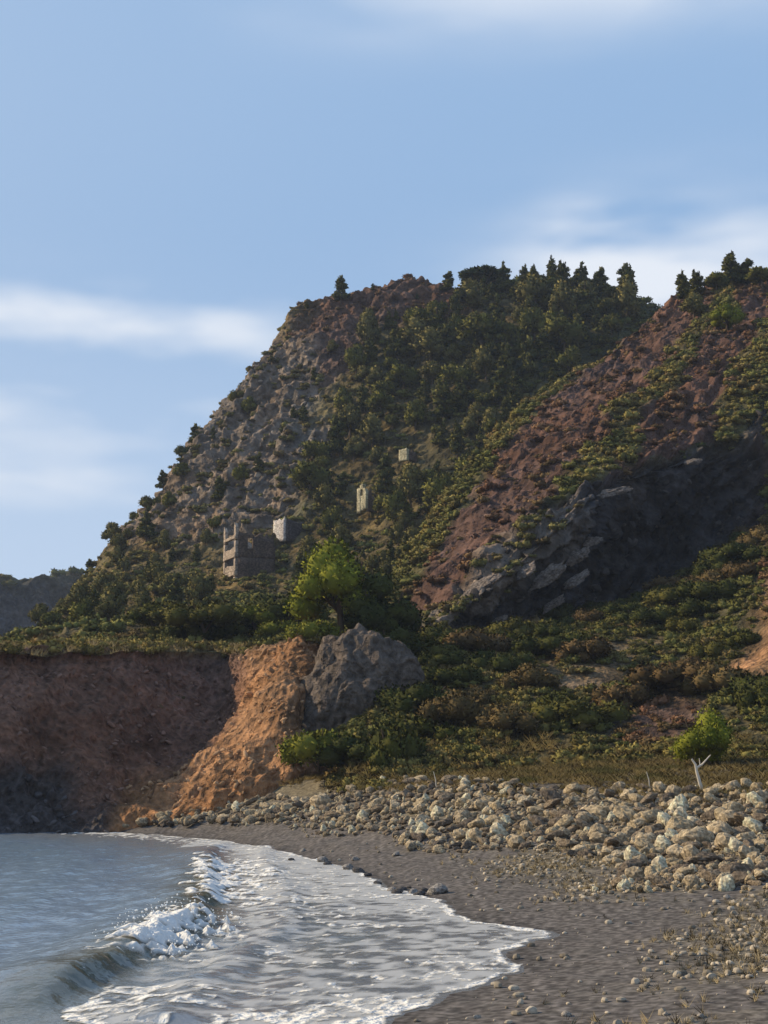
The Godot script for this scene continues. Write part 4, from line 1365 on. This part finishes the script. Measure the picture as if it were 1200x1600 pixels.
	for t in [[440, 985, "yellow_shrub", 2.0], [415, 990, "shrub", 2.2], [380, 985, "yellow_shrub", 1.7], [350, 985, "shrub", 2.2], [300, 990, "shrub", 2.4], [255, 995, "shrub", 2.2], [210, 1000, "heath", 1.8], [165, 1003, "heath", 1.6], [320, 965, "shrub", 2.6], [280, 960, "shrub", 2.2], [400, 965, "yellow_shrub", 2.4], [60, 1005, "yellow_shrub", 1.0], [100, 1000, "heath", 1.0], [240, 960, "shrub", 2.4], [455, 960, "shrub", 2.8]]:
		var p := on(cliff, t[0], t[1] + 12)
		p = at(t[0], t[1] + 10, rng.randf_range(112.0, 124.0))
		var look: String = {"yellow_shrub": "yellow green ", "shrub": "dark green ", "heath": "brown "}[t[2]]
		await_label(plant(t[2], "clifftop_shrub", p, t[3], "", "shrub", "", 1.25), look + "clifftop shrub", p, "shrubs on the cliff top")
	label_all("shrubs on the cliff top", "shrub", [[370, 930, "the foot of the ruined building"], [480, 985, "the lime shrub over the slip"], [230, 985, "the middle of the cliff edge"], [60, 1005, "the seaward end of the cliff edge"]])
	# shrubs over the foothill
	var n_shrub := 0
	tries = 0
	var held: Array = []
	while n_shrub < 85 and tries < 20000:
		tries += 1
		var k := pick(foot)
		var kd := foot.kind[k]
		if kd == "o" or kd == "b" or kd == "d" or rng.randf() > foot.veg[k]: continue
		var p := foot.pos[k]
		var q := spot(p)
		if q.x < 480 or q.x > 1230 or q.y > 1166: continue
		if q.x < 660 and q.y > 990: continue
		var ok := true
		for o in held:
			if o.distance_squared_to(p) < 2.6: ok = false
		if not ok: continue
		held.append(p)
		var kind: String = ["shrub", "shrub", "shrub", "heath"][rng.randi() % 4] if kd == "g" else ["shrub", "heath", "heath"][rng.randi() % 3]
		await_label(plant(kind, "shrub", p - Vector3(0, .15, 0), rng.randf_range(1.0, 2.7), "", "shrub", "", rng.randf_range(.9, 1.35)), "dark green shrub" if kind == "shrub" else "brown dry shrub", p + Vector3(0, .8, 0), "shrubs on the foothill")
		n_shrub += 1

	label_all("shrubs on the foothill", "shrub", [[1105, 1150, "the yellow green young tree"], [1090, 1215, "the bleached dead tree"], [640, 1080, "the shaded side of the rock outcrop"], [612, 1150, "the tall shrub under the outcrop"], [740, 1055, "the near end of the bare clearing"], [900, 1078, "the far end of the bare clearing"], [700, 985, "the lowest tip of the slate ledges"], [860, 990, "the middle foot of the dark cliff"], [1020, 945, "the small pale ledges below the dark cliff"], [1150, 1000, "the orange bank at the picture's edge"], [1180, 890, "the top of the scrub slope"], [760, 1160, "the dry grass behind the bank's middle"], [960, 1160, "the dry grass before the young tree"], [580, 960, "the dark tree by the bright one"]])
	# the bleached dead trunk with a fork, and two stakes
	var d0 := on_beach(1092, 1238)
	var dead := base("dead_tree", d0)
	dead.scale = Vector3.ONE * .82
	tag(dead, "bleached forked dead trunk standing at the top of the stone bank", "dead tree")
	put("trunk", stem([Vector3(.25, -.3, 0), Vector3(.05, .45, 0), Vector3(-.08, .95, .05), Vector3(-.12, 1.3, 0), Vector3(-.3, 1.55, .05)], .10, .045, 8), M.dead, dead)
	put("branch", stem([Vector3(-.1, 1.1, 0), Vector3(.2, 1.3, .1), Vector3(.62, 1.75, .1)], .07, .025, 6), M.dead, dead)
	put("twig", stem([Vector3(.1, 1.25, .05), Vector3(.08, 1.6, 0)], .03, .012, 5), M.dead, dead)
	for t in [[682, 1232, .8, "thin upright dry stake at the top edge of the stone bank"], [1016, 1236, .75, "short pale leaning stake stuck in the top of the stone bank"]]:
		var o := put("stake", stem([Vector3(0, -.2, 0), Vector3(-.04, .4, 0), Vector3(-.14, t[2], .02)], .035, .015, 6), M.dead)
		o.position = on_beach(t[0], t[1])
		tag(o, t[3], "stake")

	loose(spur, 6000, "r", .10, .45, Color(.155, .10, .078), "scree", "reddish scree stones on the heath slope")
	loose(spur, 3000, "kd", .2, .8, Color(.075, .066, .062), "scree", "broken slate on the dark cliff")
	loose(hill, 700, "k", .2, .9, Color(.30, .24, .185), "scree", "broken rock on the pale crags")
	loose(cliff, 5200, "b", .05, .30, Color(.19, .115, .085), "clods", "stones and clods in the brown earth cliff")
	loose(cliff, 5200, "o", .05, .32, Color(.40, .24, .13), "clods", "ochre clods and stones of the orange slip")
	loose(cliff, 1500, "d", .1, .5, Color(.09, .08, .08), "clods", "dark stones at the wet foot of the cliff")
	# low scrub and grass that nobody could count
	scrub(hill, 5200, .5, 1.5, "low scrub covering the headland")
	scrub(spur, 13000, .4, 1.2, "heath and low scrub covering the spur")
	scrub(foot, 8000, .3, .85, "low scrub on the foothill", 260)
	scrub(cliff, 2600, .4, 1.0, "low scrub on the cliff top", 260)
	scrub(far_land, 1200, 2.0, 4.0, "scrub on the distant headland")
	var gx := []
	var gt := []
	for i in 16000:
		var k := pick(foot)
		var p := foot.pos[k] + Vector3(rng.randf_range(-.4, .4), 0, rng.randf_range(-.4, .4))
		if -p.z > 88.0 or foot.kind[k] != "y": continue
		gx.append(Transform3D(Basis(Vector3.UP, rng.randf() * TAU).scaled(Vector3(1.4, .62, 1.4) * rng.randf_range(.4, 1.2)), p))
		var g := rng.randf_range(.6, 1.25)
		gt.append(Color(.19 * g, .145 * g, .060 * g).lerp(Color(.07, .075, .025), clampf(n_mid.get_noise_3dv(p * 4.0) * 2.0, 0.0, .85)))
	for i in 11000:
		var x := rng.randf_range(-9.0, 26.0)
		var z := -rng.randf_range(46.0, 84.0)
		var s := shore(x, z)
		var t := s * lerpf(1.0, 3.0, smoothstep(45.0, 76.0, -z))
		if t < 25.0 + 5.0 * n_mid.get_noise_2d(x * 4.0, z * 4.0) - 3.0 * rng.randf(): continue
		gx.append(Transform3D(Basis(Vector3.UP, rng.randf() * TAU).scaled(Vector3(1.4, .5, 1.4) * rng.randf_range(.35, 1.0)), Vector3(x, beach_at(x, z, s), z)))
		var g := rng.randf_range(.6, 1.25)
		gt.append(Color(.20 * g, .155 * g, .068 * g).lerp(Color(.07, .075, .025), clampf(n_mid.get_noise_2d(x * 4.0, z * 4.0) * 2.0, 0.0, .8)))
	for i in 9000:
		var k := pick(cliff)
		if cliff.kind[k] != "y" or cliff.nor[k].y < .1: continue
		gx.append(Transform3D(Basis(Vector3.UP, rng.randf() * TAU).scaled(Vector3(1.2, .8, 1.2) * rng.randf_range(.4, 1.0)), cliff.pos[k]))
		var g := rng.randf_range(.6, 1.25)
		gt.append(Color(.30 * g, .235 * g, .12 * g))
	multi("dry_grass", grass_tuft(3), M.scrub, gx, gt, "dry yellow brown grass between the stone bank and the scrub")
